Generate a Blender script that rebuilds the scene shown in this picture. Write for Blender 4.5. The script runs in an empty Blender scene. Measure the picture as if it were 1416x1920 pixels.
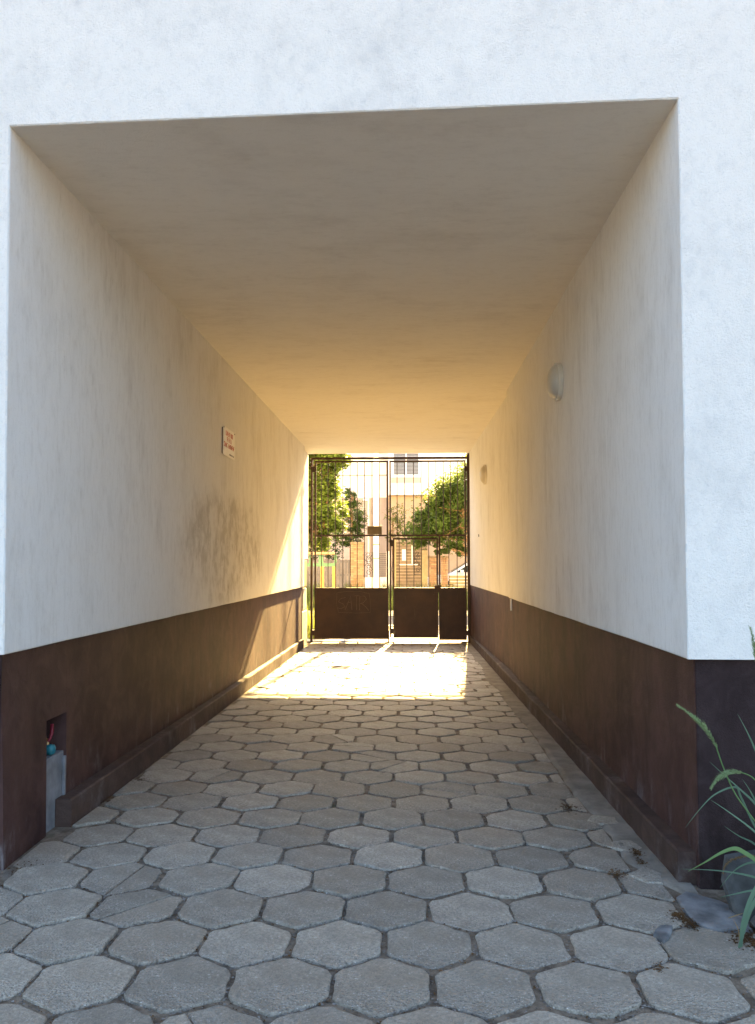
import bpy, bmesh, math, random
from mathutils import Vector, Matrix
from mathutils import noise as mnoise
random.seed(7)
R = random.Random(11)
S = bpy.context.scene
COL = S.collection
PI = math.pi

# ------------------------------------------------------------------ camera
cam_d = bpy.data.cameras.new('camera'); cam = bpy.data.objects.new('camera', cam_d); COL.objects.link(cam)
cam_d.sensor_fit = 'VERTICAL'; cam_d.sensor_height = 36; cam_d.lens = 36*1620/1920
cam_d.clip_start = 0.05; cam_d.clip_end = 1500
cr = Vector((0.99941391, 0.03419013, -0.00169724)); cu = Vector((0.00364128, -0.05687798, 0.9983745))
cf = Vector((-0.03403802, 0.99779554, 0.05696914))
cam.matrix_world = Matrix(((cr.x, cu.x, -cf.x, 0), (cr.y, cu.y, -cf.y, 0), (cr.z, cu.z, -cf.z, 1.55), (0, 0, 0, 1)))
S.camera = cam
# ------------------------------------------------------------------ sky, sun, exposure
SUNV = Vector((0.080, 1.0, 0.4987)).normalized()
W = bpy.data.worlds.new('World'); S.world = W; W.use_nodes = True
wn = W.node_tree.nodes; wl = W.node_tree.links
bg = wn['Background']; sky = wn.new('ShaderNodeTexSky'); sky.sky_type = 'NISHITA'; sky.sun_disc = False
sky.sun_elevation = math.asin(SUNV.z); sky.sun_rotation = math.atan2(SUNV.x, SUNV.y)
sky.air_density = 1.0; sky.dust_density = 2.8; sky.ozone_density = 0.6
wl.new(sky.outputs[0], bg.inputs[0]); bg.inputs[1].default_value = 0.05
sd = bpy.data.lights.new('sun', 'SUN'); sun = bpy.data.objects.new('sun', sd); COL.objects.link(sun)
sd.energy = 5.0; sd.angle = math.radians(0.7); sd.color = (1.0, 0.67, 0.25)
sun.rotation_euler = (-SUNV).to_track_quat('-Z', 'Y').to_euler()
sun.location = SUNV*60
S.view_settings.view_transform = 'Standard'; S.view_settings.look = 'None'
S.view_settings.gamma = 1; S.view_settings.use_curve_mapping = False
S.view_settings.exposure = 4.0
try:
    S.cycles.max_bounces = 14; S.cycles.diffuse_bounces = 9; S.cycles.transmission_bounces = 6
    S.cycles.sample_clamp_indirect = 20
except Exception: pass

# ------------------------------------------------------------------ helpers
def gz(y):
    if y < 4.3: return 0.0
    if y < 18.2: return -0.0093*(y-4.3)
    if y < 27: return -0.129
    if y < 30: return -0.129+(y-27)/3*0.28
    return 0.15

def tag(o, label=None, cat=None, group=None, kind=None):
    if label: o['label'] = label
    if cat: o['category'] = cat
    if group: o['group'] = group
    if kind: o['kind'] = kind
    return o
def empty(name, loc, label, cat, group=None, rz=0):
    o = bpy.data.objects.new(name, None); COL.objects.link(o); o.location = loc; o.rotation_euler.z = rz
    o.empty_display_size = .1
    return tag(o, label, cat, group)
def link(name, me, mat=None, parent=None, local=False):
    """me is in world coordinates unless local; child of parent gets local coords"""
    o = bpy.data.objects.new(name, me); COL.objects.link(o)
    if mat:
        me.materials.clear(); me.materials.append(mat)
    if parent:
        o.parent = parent
        if not local:
            top = parent; off = Vector((0, 0, 0))
            while top: off += top.location; top = top.parent
            o.location = -off
    return o
def mesh(name, vs, fs, smooth=False):
    me = bpy.data.meshes.new(name); me.from_pydata([tuple(v) for v in vs], [], fs); me.update()
    if smooth: me.polygons.foreach_set('use_smooth', [True]*len(me.polygons))
    return me
class MB:
    def __init__(s): s.v = []; s.f = []
    def box(s, x0, y0, z0, x1, y1, z1):
        n = len(s.v)
        s.v += [(x0,y0,z0),(x1,y0,z0),(x1,y1,z0),(x0,y1,z0),(x0,y0,z1),(x1,y0,z1),(x1,y1,z1),(x0,y1,z1)]
        s.f += [tuple(n+i for i in q) for q in ((0,3,2,1),(4,5,6,7),(0,1,5,4),(1,2,6,5),(2,3,7,6),(3,0,4,7))]
        return s
    def prism(s, poly, z0, z1):
        """poly CCW [(x,y)], z0/z1 number or function(x,y)"""
        n = len(s.v); k = len(poly)
        a = sum(poly[i][0]*poly[(i+1)%k][1]-poly[(i+1)%k][0]*poly[i][1] for i in range(k))
        if a < 0: poly = poly[::-1]
        g0 = z0 if callable(z0) else (lambda x, y: z0); g1 = z1 if callable(z1) else (lambda x, y: z1)
        s.v += [(x, y, g0(x, y)) for x, y in poly] + [(x, y, g1(x, y)) for x, y in poly]
        s.f.append(tuple(n+i for i in range(k))[::-1]); s.f.append(tuple(n+k+i for i in range(k)))
        for i in range(k):
            j = (i+1) % k; s.f.append((n+i, n+j, n+k+j, n+k+i))
        return s
    def tube(s, pts, rad, seg=8, caps=True):
        pts = [Vector(p) for p in pts]; n0 = len(s.v); N = len(pts)
        rads = rad if isinstance(rad, (list, tuple)) else [rad]*N
        ref = None
        for i, p in enumerate(pts):
            d = (pts[min(i+1, N-1)]-pts[max(i-1, 0)]).normalized()
            if ref is None:
                ref = d.orthogonal().normalized()
            ref = (ref-d*ref.dot(d)).normalized() if (ref-d*ref.dot(d)).length > 1e-5 else d.orthogonal().normalized()
            b = d.cross(ref)
            for k in range(seg):
                a = 2*PI*k/seg; s.v.append(tuple(p+(ref*math.cos(a)+b*math.sin(a))*rads[i]))
        for i in range(N-1):
            for k in range(seg):
                a = n0+i*seg+k; b2 = n0+i*seg+(k+1) % seg
                s.f.append((a, b2, b2+seg, a+seg))
        if caps:
            s.f.append(tuple(n0+k for k in range(seg))[::-1]); s.f.append(tuple(n0+(N-1)*seg+k for k in range(seg)))
        return s
    def lathe(s, prof, origin, axis='X', sign=1, seg=24):
        """prof [(r,h)] around axis through origin"""
        n = len(s.v); O = Vector(origin)
        ax = {'X': Vector((sign, 0, 0)), 'Y': Vector((0, sign, 0)), 'Z': Vector((0, 0, sign))}[axis]
        u = ax.orthogonal().normalized(); w = ax.cross(u)
        for r, hh in prof:
            for k in range(seg):
                a = 2*PI*k/seg; s.v.append(tuple(O+ax*hh+(u*math.cos(a)+w*math.sin(a))*r))
        for i in range(len(prof)-1):
            for k in range(seg):
                a = n+i*seg+k; b = n+i*seg+(k+1) % seg; s.f.append((a, b, b+seg, a+seg))
        s.f.append(tuple(n+k for k in range(seg))[::-1]); s.f.append(tuple(n+(len(prof)-1)*seg+k for k in range(seg)))
        return s
    def build(s, name, mat, parent=None, smooth=False, bevel=0, local=False, fix=True):
        me = mesh(name, s.v, s.f, smooth)
        if fix:
            bm = bmesh.new(); bm.from_mesh(me); bmesh.ops.recalc_face_normals(bm, faces=bm.faces); bm.to_mesh(me); bm.free()
        o = link(name, me, mat, parent, local)
        if bevel:
            m = o.modifiers.new('bevel', 'BEVEL'); m.width = bevel; m.segments = 2; m.limit_method = 'ANGLE'; m.angle_limit = .6
        return o
def bx(name, mat, parent, *c, bevel=0): return MB().box(*c).build(name, mat, parent, bevel=bevel)

# ------------------------------------------------------------------ materials
def newmat(name):
    m = bpy.data.materials.new(name); m.use_nodes = True
    nt = m.node_tree; b = nt.nodes['Principled BSDF']
    return m, nt, b
class NT:
    def __init__(s, nt): s.nt = nt; s.n = nt.nodes; s.l = nt.links
    def new(s, t, **k):
        x = s.n.new(t)
        for a, v in k.items(): setattr(x, a, v)
        return x
    def put(s, sock, val):
        if hasattr(val, 'is_output'): s.l.new(val, sock)
        elif isinstance(val, (tuple, list)): sock.default_value = (*val, 1) if len(val) == 3 and sock.type == 'RGBA' else val
        else: sock.default_value = val
    def co(s, scale=(1, 1, 1), kind='Object'):
        t = s.new('ShaderNodeTexCoord'); m = s.new('ShaderNodeMapping'); s.l.new(t.outputs[kind], m.inputs[0])
        m.inputs['Scale'].default_value = scale; return m.outputs[0]
    def noise(s, co, sc, det=4, rough=.55, out='Fac', dist=0):
        x = s.new('ShaderNodeTexNoise'); s.l.new(co, x.inputs['Vector']); x.inputs['Scale'].default_value = sc
        x.inputs['Detail'].default_value = det; x.inputs['Roughness'].default_value = rough; x.inputs['Distortion'].default_value = dist
        return x.outputs[out]
    def vor(s, co, sc, out='Distance', feature='F1'):
        x = s.new('ShaderNodeTexVoronoi', feature=feature); s.l.new(co, x.inputs['Vector']); x.inputs['Scale'].default_value = sc
        return x.outputs[out]
    def ramp(s, f, a, b, lo=0., hi=1.):
        x = s.new('ShaderNodeMapRange'); s.l.new(f, x.inputs[0]); x.inputs[1].default_value = a; x.inputs[2].default_value = b
        x.inputs[3].default_value = lo; x.inputs[4].default_value = hi; x.interpolation_type = 'SMOOTHSTEP'; return x.outputs[0]
    def math(s, op, a, b=0.):
        x = s.new('ShaderNodeMath', operation=op); s.put(x.inputs[0], a); s.put(x.inputs[1], b); return x.outputs[0]
    def mix(s, f, a, b, bt='MIX'):
        x = s.new('ShaderNodeMix', data_type='RGBA', blend_type=bt); s.put(x.inputs['Factor'], f)
        s.put(x.inputs[6], a); s.put(x.inputs[7], b); return x.outputs[2]
    def bump(s, h, st, dist, prev=None):
        x = s.new('ShaderNodeBump'); s.put(x.inputs['Height'], h); x.inputs['Strength'].default_value = st
        x.inputs['Distance'].default_value = dist
        if prev: s.l.new(prev, x.inputs['Normal'])
        return x.outputs[0]
    def sep(s, v):
        x = s.new('ShaderNodeSeparateXYZ'); s.l.new(v, x.inputs[0]); return x.outputs
def plain(name, c, rough=.6, metal=0, var=.12, sc=12, bump=0, spec=.4):
    m, nt, b = newmat(name); q = NT(nt); co = q.co()
    n = q.noise(co, sc, 5)
    q.put(b.inputs['Base Color'], q.mix(q.ramp(n, .3, .7), tuple(x*(1-var) for x in c), tuple(min(1, x*(1+var)) for x in c)))
    b.inputs['Roughness'].default_value = rough; b.inputs['Metallic'].default_value = metal
    b.inputs['Specular IOR Level'].default_value = spec
    if bump: q.put(b.inputs['Normal'], q.bump(q.noise(co, sc*6, 4), bump, .004))
    return m
def plaster(name, base, dirt, side, mold=False, grain=1.0):
    """side: 'x' wall faces +-x, 'y' front, 'z' ceiling"""
    m, nt, b = newmat(name); q = NT(nt)
    co = q.co(); st = {'x': (1, 1.4, .42), 'y': (1.0, 1, .8), 'z': (.5, 1.1, 1)}[side]
    cs = q.co(st)
    a = q.ramp(q.noise(cs, 3.1, 8, .72), .40, .68)
    bfac = q.ramp(q.noise(co, 1.1, 6, .62, dist=.6), .35, .75)
    fine = q.ramp(q.noise(q.co(tuple(x*1.0 for x in st)), 17, 6, .75), .45, .8)
    d = q.math('MULTIPLY', a, bfac); d = q.math('ADD', q.math('MULTIPLY', d, .42), q.math('MULTIPLY', fine, .30))
    if mold:
        s = q.sep(co)
        dy = q.math('DIVIDE', q.math('SUBTRACT', s[1], 9.9), 2.3); dz = q.math('DIVIDE', q.math('SUBTRACT', s[2], 1.72), .62)
        r2 = q.math('ADD', q.math('MULTIPLY', dy, dy), q.math('MULTIPLY', dz, dz))
        r2 = q.math('ADD', r2, q.math('MULTIPLY', q.math('SUBTRACT', q.noise(co, 2.2, 5, .65), .5), 2.2))
        mk = q.ramp(r2, 1.3, .3)
        bl = q.ramp(q.noise(q.co((1, 1.1, .85)), 4.6, 7, .72), .40, .60)
        d = q.math('ADD', d, q.math('MULTIPLY', q.math('MULTIPLY', mk, q.math('ADD', q.math('MULTIPLY', bl, .8), .2)), .62))
    c = q.mix(q.math('MINIMUM', d, 1.0), base, dirt)
    sp = q.ramp(q.vor(co, 95), .10, .0)
    sp = q.math('MULTIPLY', sp, q.ramp(q.noise(co, 3, 3), .45, .75))
    c = q.mix(q.math('MULTIPLY', sp, .35), c, tuple(x*.5 for x in dirt))
    pit = q.ramp(q.noise(co, 75, 3, .8), .54, .74)
    c = q.mix(q.math('MULTIPLY', pit, .30 if side == 'y' else .2), c, dirt)
    q.put(b.inputs['Base Color'], c); b.inputs['Roughness'].default_value = .92; b.inputs['Specular IOR Level'].default_value = .2
    n1 = q.bump(q.noise(co, 1.6, 3), .35, .02)
    n2 = q.bump(q.noise(co, 85, 4, .75), min(1, .45*grain), .009, n1)
    n3 = q.bump(q.vor(co, 210), .30*grain, .002, n2)
    q.put(b.inputs['Normal'], n3)
    return m
M = {}
M['front'] = plaster('front_plaster', (.87, .825, .765), (.50, .49, .48), 'y', grain=2.6)
M['wall'] = plaster('passage_plaster', (.75, .74, .715), (.37, .34, .295), 'x')
M['wallL'] = plaster('stained_plaster', (.75, .74, .715), (.37, .34, .295), 'x', mold=True)
M['ceil'] = plaster('ceiling_plaster', (.75, .72, .66), (.48, .44, .38), 'z')
def plinth(name, c1, c2, salt, bump, rough, vs=.85):
    m, nt, b = newmat(name); q = NT(nt); co = q.co(); cs = q.co((2, 2, vs) if vs < 1 else (.7, .7, .7))
    c = q.mix(q.ramp(q.noise(cs, 1.6, 6, .6), .3, .7), c1, c2)
    s = q.sep(co)
    low = q.ramp(s[2], .55, -.1)
    sm = q.math('MULTIPLY', q.ramp(q.noise(cs, 3.1, 6, .7), .52, .78), low)
    c = q.mix(q.math('MULTIPLY', sm, salt), c, (.33, .32, .33))
    sc = q.ramp(q.noise(q.co((1, 3, 1.2)), 9, 7, .8), .70, .78)
    c = q.mix(q.math('MULTIPLY', sc, .25), c, (.35, .30, .27))
    bl = q.ramp(q.noise(co, 5.5, 7, .72, dist=.8), .42, .66)
    c = q.mix(q.math('MULTIPLY', bl, .32), c, tuple(min(1, x*1.6+.014) for x in c2))
    q.put(b.inputs['Base Color'], c); b.inputs['Roughness'].default_value = rough
    b.inputs['Specular IOR Level'].default_value = .2
    n1 = q.bump(q.noise(co, 3, 3), .3, .015)
    q.put(b.inputs['Normal'], q.bump(q.noise(co, 110, 3, .75), bump, .007, n1))
    return m
M['plinth'] = plinth('brown_plinth', (.034, .0155, .0145), (.066, .032, .028), .6, .8, .72)
M['frontplinth'] = plinth('dark_front_plinth', (.018, .010, .010), (.036, .022, .022), .1, 1.0, .9)
M['kerb'] = plinth('brown_kerb', (.045, .027, .022), (.085, .054, .044), .5, .7, .8, 1)
M['cement'] = plain('pale_cement', (.19, .19, .20), .9, var=.3, sc=7, bump=.4)

def slabmat():
    m, nt, b = newmat('concrete_slab'); q = NT(nt); co = q.co()
    oi = q.new('ShaderNodeObjectInfo'); geo = q.new('ShaderNodeNewGeometry')
    v = q.ramp(q.noise(co, 4.2, 6, .65), .3, .7)
    c = q.mix(v, (.27, .235, .185), (.47, .42, .345))
    rnd = q.math('ADD', q.math('MULTIPLY', oi.outputs['Random'], .50), .76)
    c = q.mix(q.math('MULTIPLY', q.ramp(q.math('FRACT', q.math('MULTIPLY', oi.outputs['Random'], 17.3)), .55, 1.0), .35), c, (.34, .26, .18))
    hs = q.new('ShaderNodeHueSaturation'); q.put(hs.inputs['Color'], c); q.put(hs.inputs['Value'], rnd); c = hs.outputs[0]
    big = q.ramp(q.noise(co, .9, 4, .6), .35, .7)
    c = q.mix(q.math('MULTIPLY', big, .35), c, (.20, .185, .16))
    # exposed aggregate: each stone keeps its own tone
    vn = q.new('ShaderNodeTexVoronoi'); q.l.new(co, vn.inputs['Vector']); vn.inputs['Scale'].default_value = 110
    tone = q.sep(vn.outputs['Color'])[0]
    inside = q.ramp(vn.outputs['Distance'], .42, .25)
    ex = q.ramp(q.noise(co, 2.1, 4, .6), .38, .62)
    agg = q.math('MULTIPLY', inside, q.math('ADD', q.math('MULTIPLY', ex, .6), .3))
    light = q.math('MULTIPLY', agg, q.ramp(tone, .72, .95)); dark = q.math('MULTIPLY', agg, q.ramp(tone, .34, .08))
    c = q.mix(q.math('MULTIPLY', light, .8), c, (.66, .64, .60)); c = q.mix(q.math('MULTIPLY', dark, .85), c, (.10, .095, .09))
    v2 = q.new('ShaderNodeTexVoronoi'); q.l.new(co, v2.inputs['Vector']); v2.inputs['Scale'].default_value = 48
    t2 = q.sep(v2.outputs['Color'])[1]
    peb = q.math('MULTIPLY', q.ramp(v2.outputs['Distance'], .30, .2), q.ramp(t2, .82, .9))
    c = q.mix(q.math('MULTIPLY', peb, .55), c, (.50, .48, .45))
    sp2 = q.ramp(q.noise(co, 60, 4, .8), .38, .62)
    c = q.mix(q.math('MULTIPLY', sp2, .42), c, (.11, .10, .085))
    wear = q.ramp(q.noise(co, 1.7, 7, .7, dist=1.0), .50, .66)
    c = q.mix(q.math('MULTIPLY', wear, .42), c, (.17, .145, .11))
    rust = q.ramp(q.noise(co, 2.6, 5, .6), .67, .76)
    c = q.mix(q.math('MULTIPLY', rust, .3), c, (.30, .19, .10))
    stn = q.ramp(q.noise(co, 7.5, 7, .75), .60, .72)
    c = q.mix(q.math('MULTIPLY', stn, .5), c, (.13, .115, .10))
    q.put(b.inputs['Base Color'], c); b.inputs['Roughness'].default_value = .62; b.inputs['Specular IOR Level'].default_value = .5
    n1 = q.bump(q.noise(co, 9, 5, .6), .5, .008)
    n2 = q.bump(q.math('MULTIPLY', vn.outputs['Distance'], q.math('ADD', ex, .4)), .9, -.006, n1)
    n2 = q.bump(q.noise(co, 42, 5, .7), .8, .006, n2)
    q.put(b.inputs['Normal'], q.bump(q.noise(co, 330, 3, .7), .5, .002, n2))
    return m
M['slab'] = slabmat()
def soilmat():
    m, nt, b = newmat('joint_soil'); q = NT(nt); co = q.co()
    c = q.mix(q.ramp(q.noise(co, 14, 6, .7), .35, .68), (.11, .080, .055), (.28, .22, .16))
    c = q.mix(q.math('MULTIPLY', q.ramp(q.noise(co, 3.3, 5), .55, .7), .5), c, (.15, .14, .125))
    c = q.mix(q.math('MULTIPLY', q.ramp(q.noise(co, 5.1, 5), .60, .72), .6), c, (.075, .095, .045))
    q.put(b.inputs['Base Color'], c); b.inputs['Roughness'].default_value = 1
    q.put(b.inputs['Normal'], q.bump(q.noise(co, 90, 5, .75), .9, .012))
    return m
M['soil'] = soilmat()
def mortarmat():
    m, nt, b = newmat('mortar_fill'); q = NT(nt); co = q.co()
    c = q.mix(q.ramp(q.noise(co, 5, 6, .65), .3, .7), (.16, .138, .11), (.27, .24, .20))
    c = q.mix(q.ramp(q.noise(co, 2.2, 5, .6), .60, .72), c, (.14, .115, .075))
    q.put(b.inputs['Base Color'], c); b.inputs['Roughness'].default_value = .95
    n1 = q.bump(q.noise(co, 8, 6, .65), .8, .02)
    q.put(b.inputs['Normal'], q.bump(q.noise(co, 120, 4, .7), .8, .004, n1))
    return m
M['mortar'] = mortarmat()
M['slate'] = plain('slate_stone', (.15, .152, .155), .8, var=.45, sc=9, bump=1.0)
M['slateD'] = plain('dark_slate', (.065, .066, .065), .85, var=.5, sc=9, bump=1.0)
def gatemat(name, c):
    m, nt, b = newmat(name); q = NT(nt); co = q.co()
    k = q.mix(q.ramp(q.noise(co, 3, 5), .3, .7), tuple(x*.75 for x in c), tuple(x*1.3 for x in c))
    k = q.mix(q.math('MULTIPLY', q.ramp(q.noise(q.co((3, 3, .4)), 8, 6, .7), .58, .75), .35), k, (.11, .07, .045))
    q.put(b.inputs['Base Color'], k); b.inputs['Roughness'].default_value = .5; b.inputs['Specular IOR Level'].default_value = .4
    q.put(b.inputs['Normal'], q.bump(q.noise(co, 4, 4), .25, .01))
    return m
M['gate'] = gatemat('brown_gate_paint', (.040, .018, .008))
M['gatebox'] = gatemat('dull_lock_box', (.13, .095, .05))
M['white'] = plain('white_paint', (.80, .79, .77), .5, var=.04)
M['opal'] = plain('opal_glass', (.50, .46, .39), .3, var=.03, spec=.6)
M['ring'] = plain('lamp_rim', (.62, .58, .50), .4, var=.05)
M['signw'] = plain('sign_white', (.84, .82, .79), .45, var=.03)
M['red'] = plain('sign_red', (.52, .07, .045), .5, var=.08)
M['ink'] = plain('sign_grey', (.25, .22, .20), .6)
M['teal'] = plain('teal_plastic', (.015, .14, .17), .5)
M['redp'] = plain('red_handle', (.20, .012, .025), .5)
M['brass'] = plain('brass', (.45, .28, .12), .35, metal=.9)
M['dark'] = plain('recess_shade', (.02, .018, .016), .95)  # near-black colour standing in for shade inside niche and recess
M['beige'] = plain('beige_box', (.42, .30, .15), .6)
M['rough'] = plain('rough_render', (.60, .52, .42), .95, var=.25, sc=10, bump=.9)
M['yellow'] = plain('yellow_wood', (.30, .19, .05), .7, var=.15)
M['board'] = plain('weathered_beam', (.26, .18, .11), .8, var=.2)
M['greenp'] = plain('pale_green_paint', (.05, .13, .075), .5)
M['pole'] = plain('white_pole', (.82, .84, .86), .4, var=.04)
M['iron'] = plain('wrought_iron', (.05, .045, .04), .5)
M['facadeA'] = plain('white_house_render', (.80, .79, .76), .9, var=.04, sc=3)
M['facadeB'] = plain('pale_pink_render', (.46, .38, .33), .9, var=.06, sc=3)
M['facadeC'] = plain('ochre_render', (.40, .30, .21), .9, var=.08, sc=3)
M['blind'] = plain('grey_blind', (.26, .28, .32), .5, var=.06)
M['greyboard'] = plain('grey_boards', (.14, .13, .14), .85, var=.15, sc=5)
M['slat'] = plain('tan_slats', (.19, .14, .09), .8, var=.2, sc=5)
M['post'] = plain('pale_post', (.36, .29, .16), .8, var=.1)
M['plaque'] = plain('house_plaque', (.78, .77, .74), .5, var=.03)
M['bark'] = plain('tree_bark', (.22, .14, .08), .9, var=.35, sc=18, bump=.6)
M['carw'] = plain('white_car_paint', (.78, .79, .80), .2, var=.02, spec=.7)
M['tyre'] = plain('black_rubber', (.025, .025, .026), .85)
M['trim'] = plain('black_trim', (.03, .03, .032), .5)
M['rim'] = plain('alloy', (.5, .5, .52), .35, metal=.8)
M['lampred'] = plain('tail_red', (.45, .03, .02), .25)
M['lampw'] = plain('head_lamp', (.75, .76, .78), .1)
m, nt, b = newmat('car_glass'); b.inputs['Base Color'].default_value = (.03, .045, .04, 1); b.inputs['Roughness'].default_value = .15
b.inputs['Specular IOR Level'].default_value = .25; M['glass'] = m
def brickmat():
    m, nt, b = newmat('brick_wall'); q = NT(nt)
    t = q.new('ShaderNodeTexCoord'); mp = q.new('ShaderNodeMapping'); q.l.new(t.outputs['Object'], mp.inputs[0])
    mp.inputs['Rotation'].default_value = (PI/2, 0, 0)
    br = q.new('ShaderNodeTexBrick'); q.l.new(mp.outputs[0], br.inputs['Vector'])
    br.inputs['Color1'].default_value = (.30, .17, .10, 1); br.inputs['Color2'].default_value = (.44, .28, .17, 1)
    br.inputs['Mortar'].default_value = (.22, .17, .13, 1); br.inputs['Scale'].default_value = 1
    br.inputs['Mortar Size'].default_value = .008; br.inputs['Brick Width'].default_value = .22; br.inputs['Row Height'].default_value = .07
    q.put(b.inputs['Base Color'], br.outputs[0]); b.inputs['Roughness'].default_value = .9
    return m
M['brick'] = brickmat()
def leafmat(name, c, tr, var=.4):
    m, nt, b = newmat(name); q = NT(nt)
    oc = q.co(); n = q.noise(oc, 2.3, 3); n2 = q.vor(oc, 9, 'Color')
    f = q.ramp(n, .3, .7)
    c1 = q.mix(f, tuple(x*(1-var) for x in c), tuple(x*(1+var) for x in c))
    b.inputs['Roughness'].default_value = .55; q.put(b.inputs['Base Color'], c1)
    b.inputs['Specular IOR Level'].default_value = .3
    t = q.new('ShaderNodeBsdfTranslucent'); q.put(t.inputs[0], q.mix(f, tuple(x*.7 for x in tr), tr))
    mx = q.new('ShaderNodeMixShader'); mx.inputs[0].default_value = .45
    q.l.new(b.outputs[0], mx.inputs[1]); q.l.new(t.outputs[0], mx.inputs[2])
    q.l.new(mx.outputs[0], nt.nodes['Material Output'].inputs[0])
    return m
M['maple'] = leafmat('maple_leaf', (.065, .10, .02), (.18, .25, .03))
M['lime'] = leafmat('lime_leaf', (.06, .10, .025), (.18, .25, .035))
M['darkleaf'] = leafmat('dark_leaf', (.045, .085, .030), (.09, .15, .035))
M['paleleaf'] = leafmat('pale_leaf', (.10, .13, .03), (.30, .34, .06))
M['grassblade'] = leafmat('blue_green_blade', (.14, .235, .16), (.14, .25, .11), .25)
M['blade2'] = leafmat('green_blade', (.17, .29, .11), (.2, .33, .09), .25)
M['seed'] = leafmat('green_seed_head', (.27, .36, .17), (.25, .32, .12), .25)
M['straw'] = leafmat('dry_straw', (.32, .21, .10), (.25, .16, .07), .25)
M['grass'] = leafmat('verge_grass', (.08, .11, .03), (.25, .27, .05))
M['litter'] = leafmat('leaf_litter', (.16, .085, .035), (.1, .05, .02), .6)
M['grit'] = plain('grit', (.16, .145, .13), .95, var=.6, sc=40)
def asphalt(name, c):
    m, nt, b = newmat(name); q = NT(nt); co = q.co()
    q.put(b.inputs['Base Color'], q.mix(q.ramp(q.noise(co, 3, 6, .7), .3, .7), tuple(x*.8 for x in c), tuple(x*1.2 for x in c)))
    b.inputs['Roughness'].default_value = .9
    q.put(b.inputs['Normal'], q.bump(q.noise(co, 120, 3), .5, .004)); return m
M['asphalt'] = asphalt('asphalt', (.055, .055, .056))
M['walk'] = asphalt('concrete_walk', (.32, .31, .29))
M['earth'] = asphalt('bare_earth', (.17, .145, .11))

# ------------------------------------------------------------------ ground
def ground_sheet(name, xs, ys, dz, mat, kind='structure'):
    vs = [(x, y, gz(y)+dz) for y in ys for x in xs]; nx = len(xs)
    fs = [(j*nx+i, j*nx+i+1, (j+1)*nx+i+1, (j+1)*nx+i) for j in range(len(ys)-1) for i in range(nx-1)]
    return tag(link(name, mesh(name, vs, fs), mat), kind=kind)
ground_sheet('ground', [-500, -60, -15, -3, 3, 15, 60, 500], [-500, -60, -10, 0, 4.3, 10, 18.2, 27, 30, 34, 60, 150, 700], -.075, M['earth'])
# bed that carries the hexagonal slabs
bed_y = [-6, 0, 2] + [4.3+i*.5 for i in range(29)]
vs = []; fs = []; nx = 0
pv = bpy.data.meshes.new('passage_pavement')
xs = [-7, -4, -2.6] + [-2.5+i*.25 for i in range(17)] + [1.6, 2.6, 4, 7]
ys = [-8, -4, 0] + [2+i*.25 for i in range(65)]
for y in ys:
    for x in xs:
        vs.append((x, y, gz(y)-.011+.005*mnoise.noise(Vector((x*3, y*3, 0)))))
nx = len(xs)
fs = [(j*nx+i, j*nx+i+1, (j+1)*nx+i+1, (j+1)*nx+i) for j in range(len(ys)-1) for i in range(nx-1)]
pave = tag(link('passage_pavement', mesh('passage_pavement', vs, fs, True), M['soil']), kind='structure')
ground_sheet('road', [-80, 80], [21.2, 26.6], .012, M['asphalt'])
ground_sheet('pavement', [-80, -8, 8, 80], [18.05, 19.5, 21.0], .02, M['walk'])
tag(bx('road_kerb', M['walk'], None, -80, 21.02, -.3, 80, 21.18, .0), kind='structure'); tag(bx('road_kerb', M['walk'], None, -80, 26.62, -.3, 80, 26.78, .03), kind='structure')

# hexagonal slabs ---------------------------------------------------
DX, DY = .3735, .350
PL = -1.993
def clip(poly, a, b, c):     # keep a*x+b*y<=c
    out = []
    for i in range(len(poly)):
        p, q_ = poly[i], poly[(i+1) % len(poly)]
        dp = a*p[0]+b*p[1]-c; dq = a*q_[0]+b*q_[1]-c
        if dp <= 0: out.append(p)
        if (dp < 0 < dq) or (dq < 0 < dp):
            t = dp/(dp-dq); out.append((p[0]+(q_[0]-p[0])*t, p[1]+(q_[1]-p[1])*t))
    return out
def right_edge(y):           # where the slabs give way to the mortar fill
    return 1.10+.07*mnoise.noise(Vector((y*.9, 3.3, 0)))+.17*max(0, 1-abs(y-4.1)/.55)
rr = random.Random(5)
slabs = []
def slab_mesh(cx, cy, poly, cut):
    """rounded top, tilted a little"""
    P = []
    tilt = (rr.uniform(-.02, .02), rr.uniform(-.02, .02)); dz = rr.uniform(-.005, .004)
    k = len(poly)
    area_c = (sum(p[0] for p in poly)/k, sum(p[1] for p in poly)/k)
    vs = []; fs = []
    def z(x, y): return gz(y)+dz+tilt[0]*(x-cx)+tilt[1]*(y-cy)
    rings = ((.88, 0.000), (.965, -.001), (.99, -.004), (1.0, -.03))
    for sc, dd in rings:
        for (x, y) in poly:
            X = area_c[0]+(x-area_c[0])*sc; Y = area_c[1]+(y-area_c[1])*sc
            vs.append((X-cx, Y-cy, z(X, Y)+dd+ (rr.uniform(-.0015, .0015) if sc > .9 else 0)))
    fs.append(tuple(range(k)))
    for r_ in range(3):
        for i in range(k):
            j = (i+1) % k; a = r_*k
            fs.append((a+k+i, a+k+j, a+j, a+i))
    return vs, fs
rows = range(-11, 43)
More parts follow.
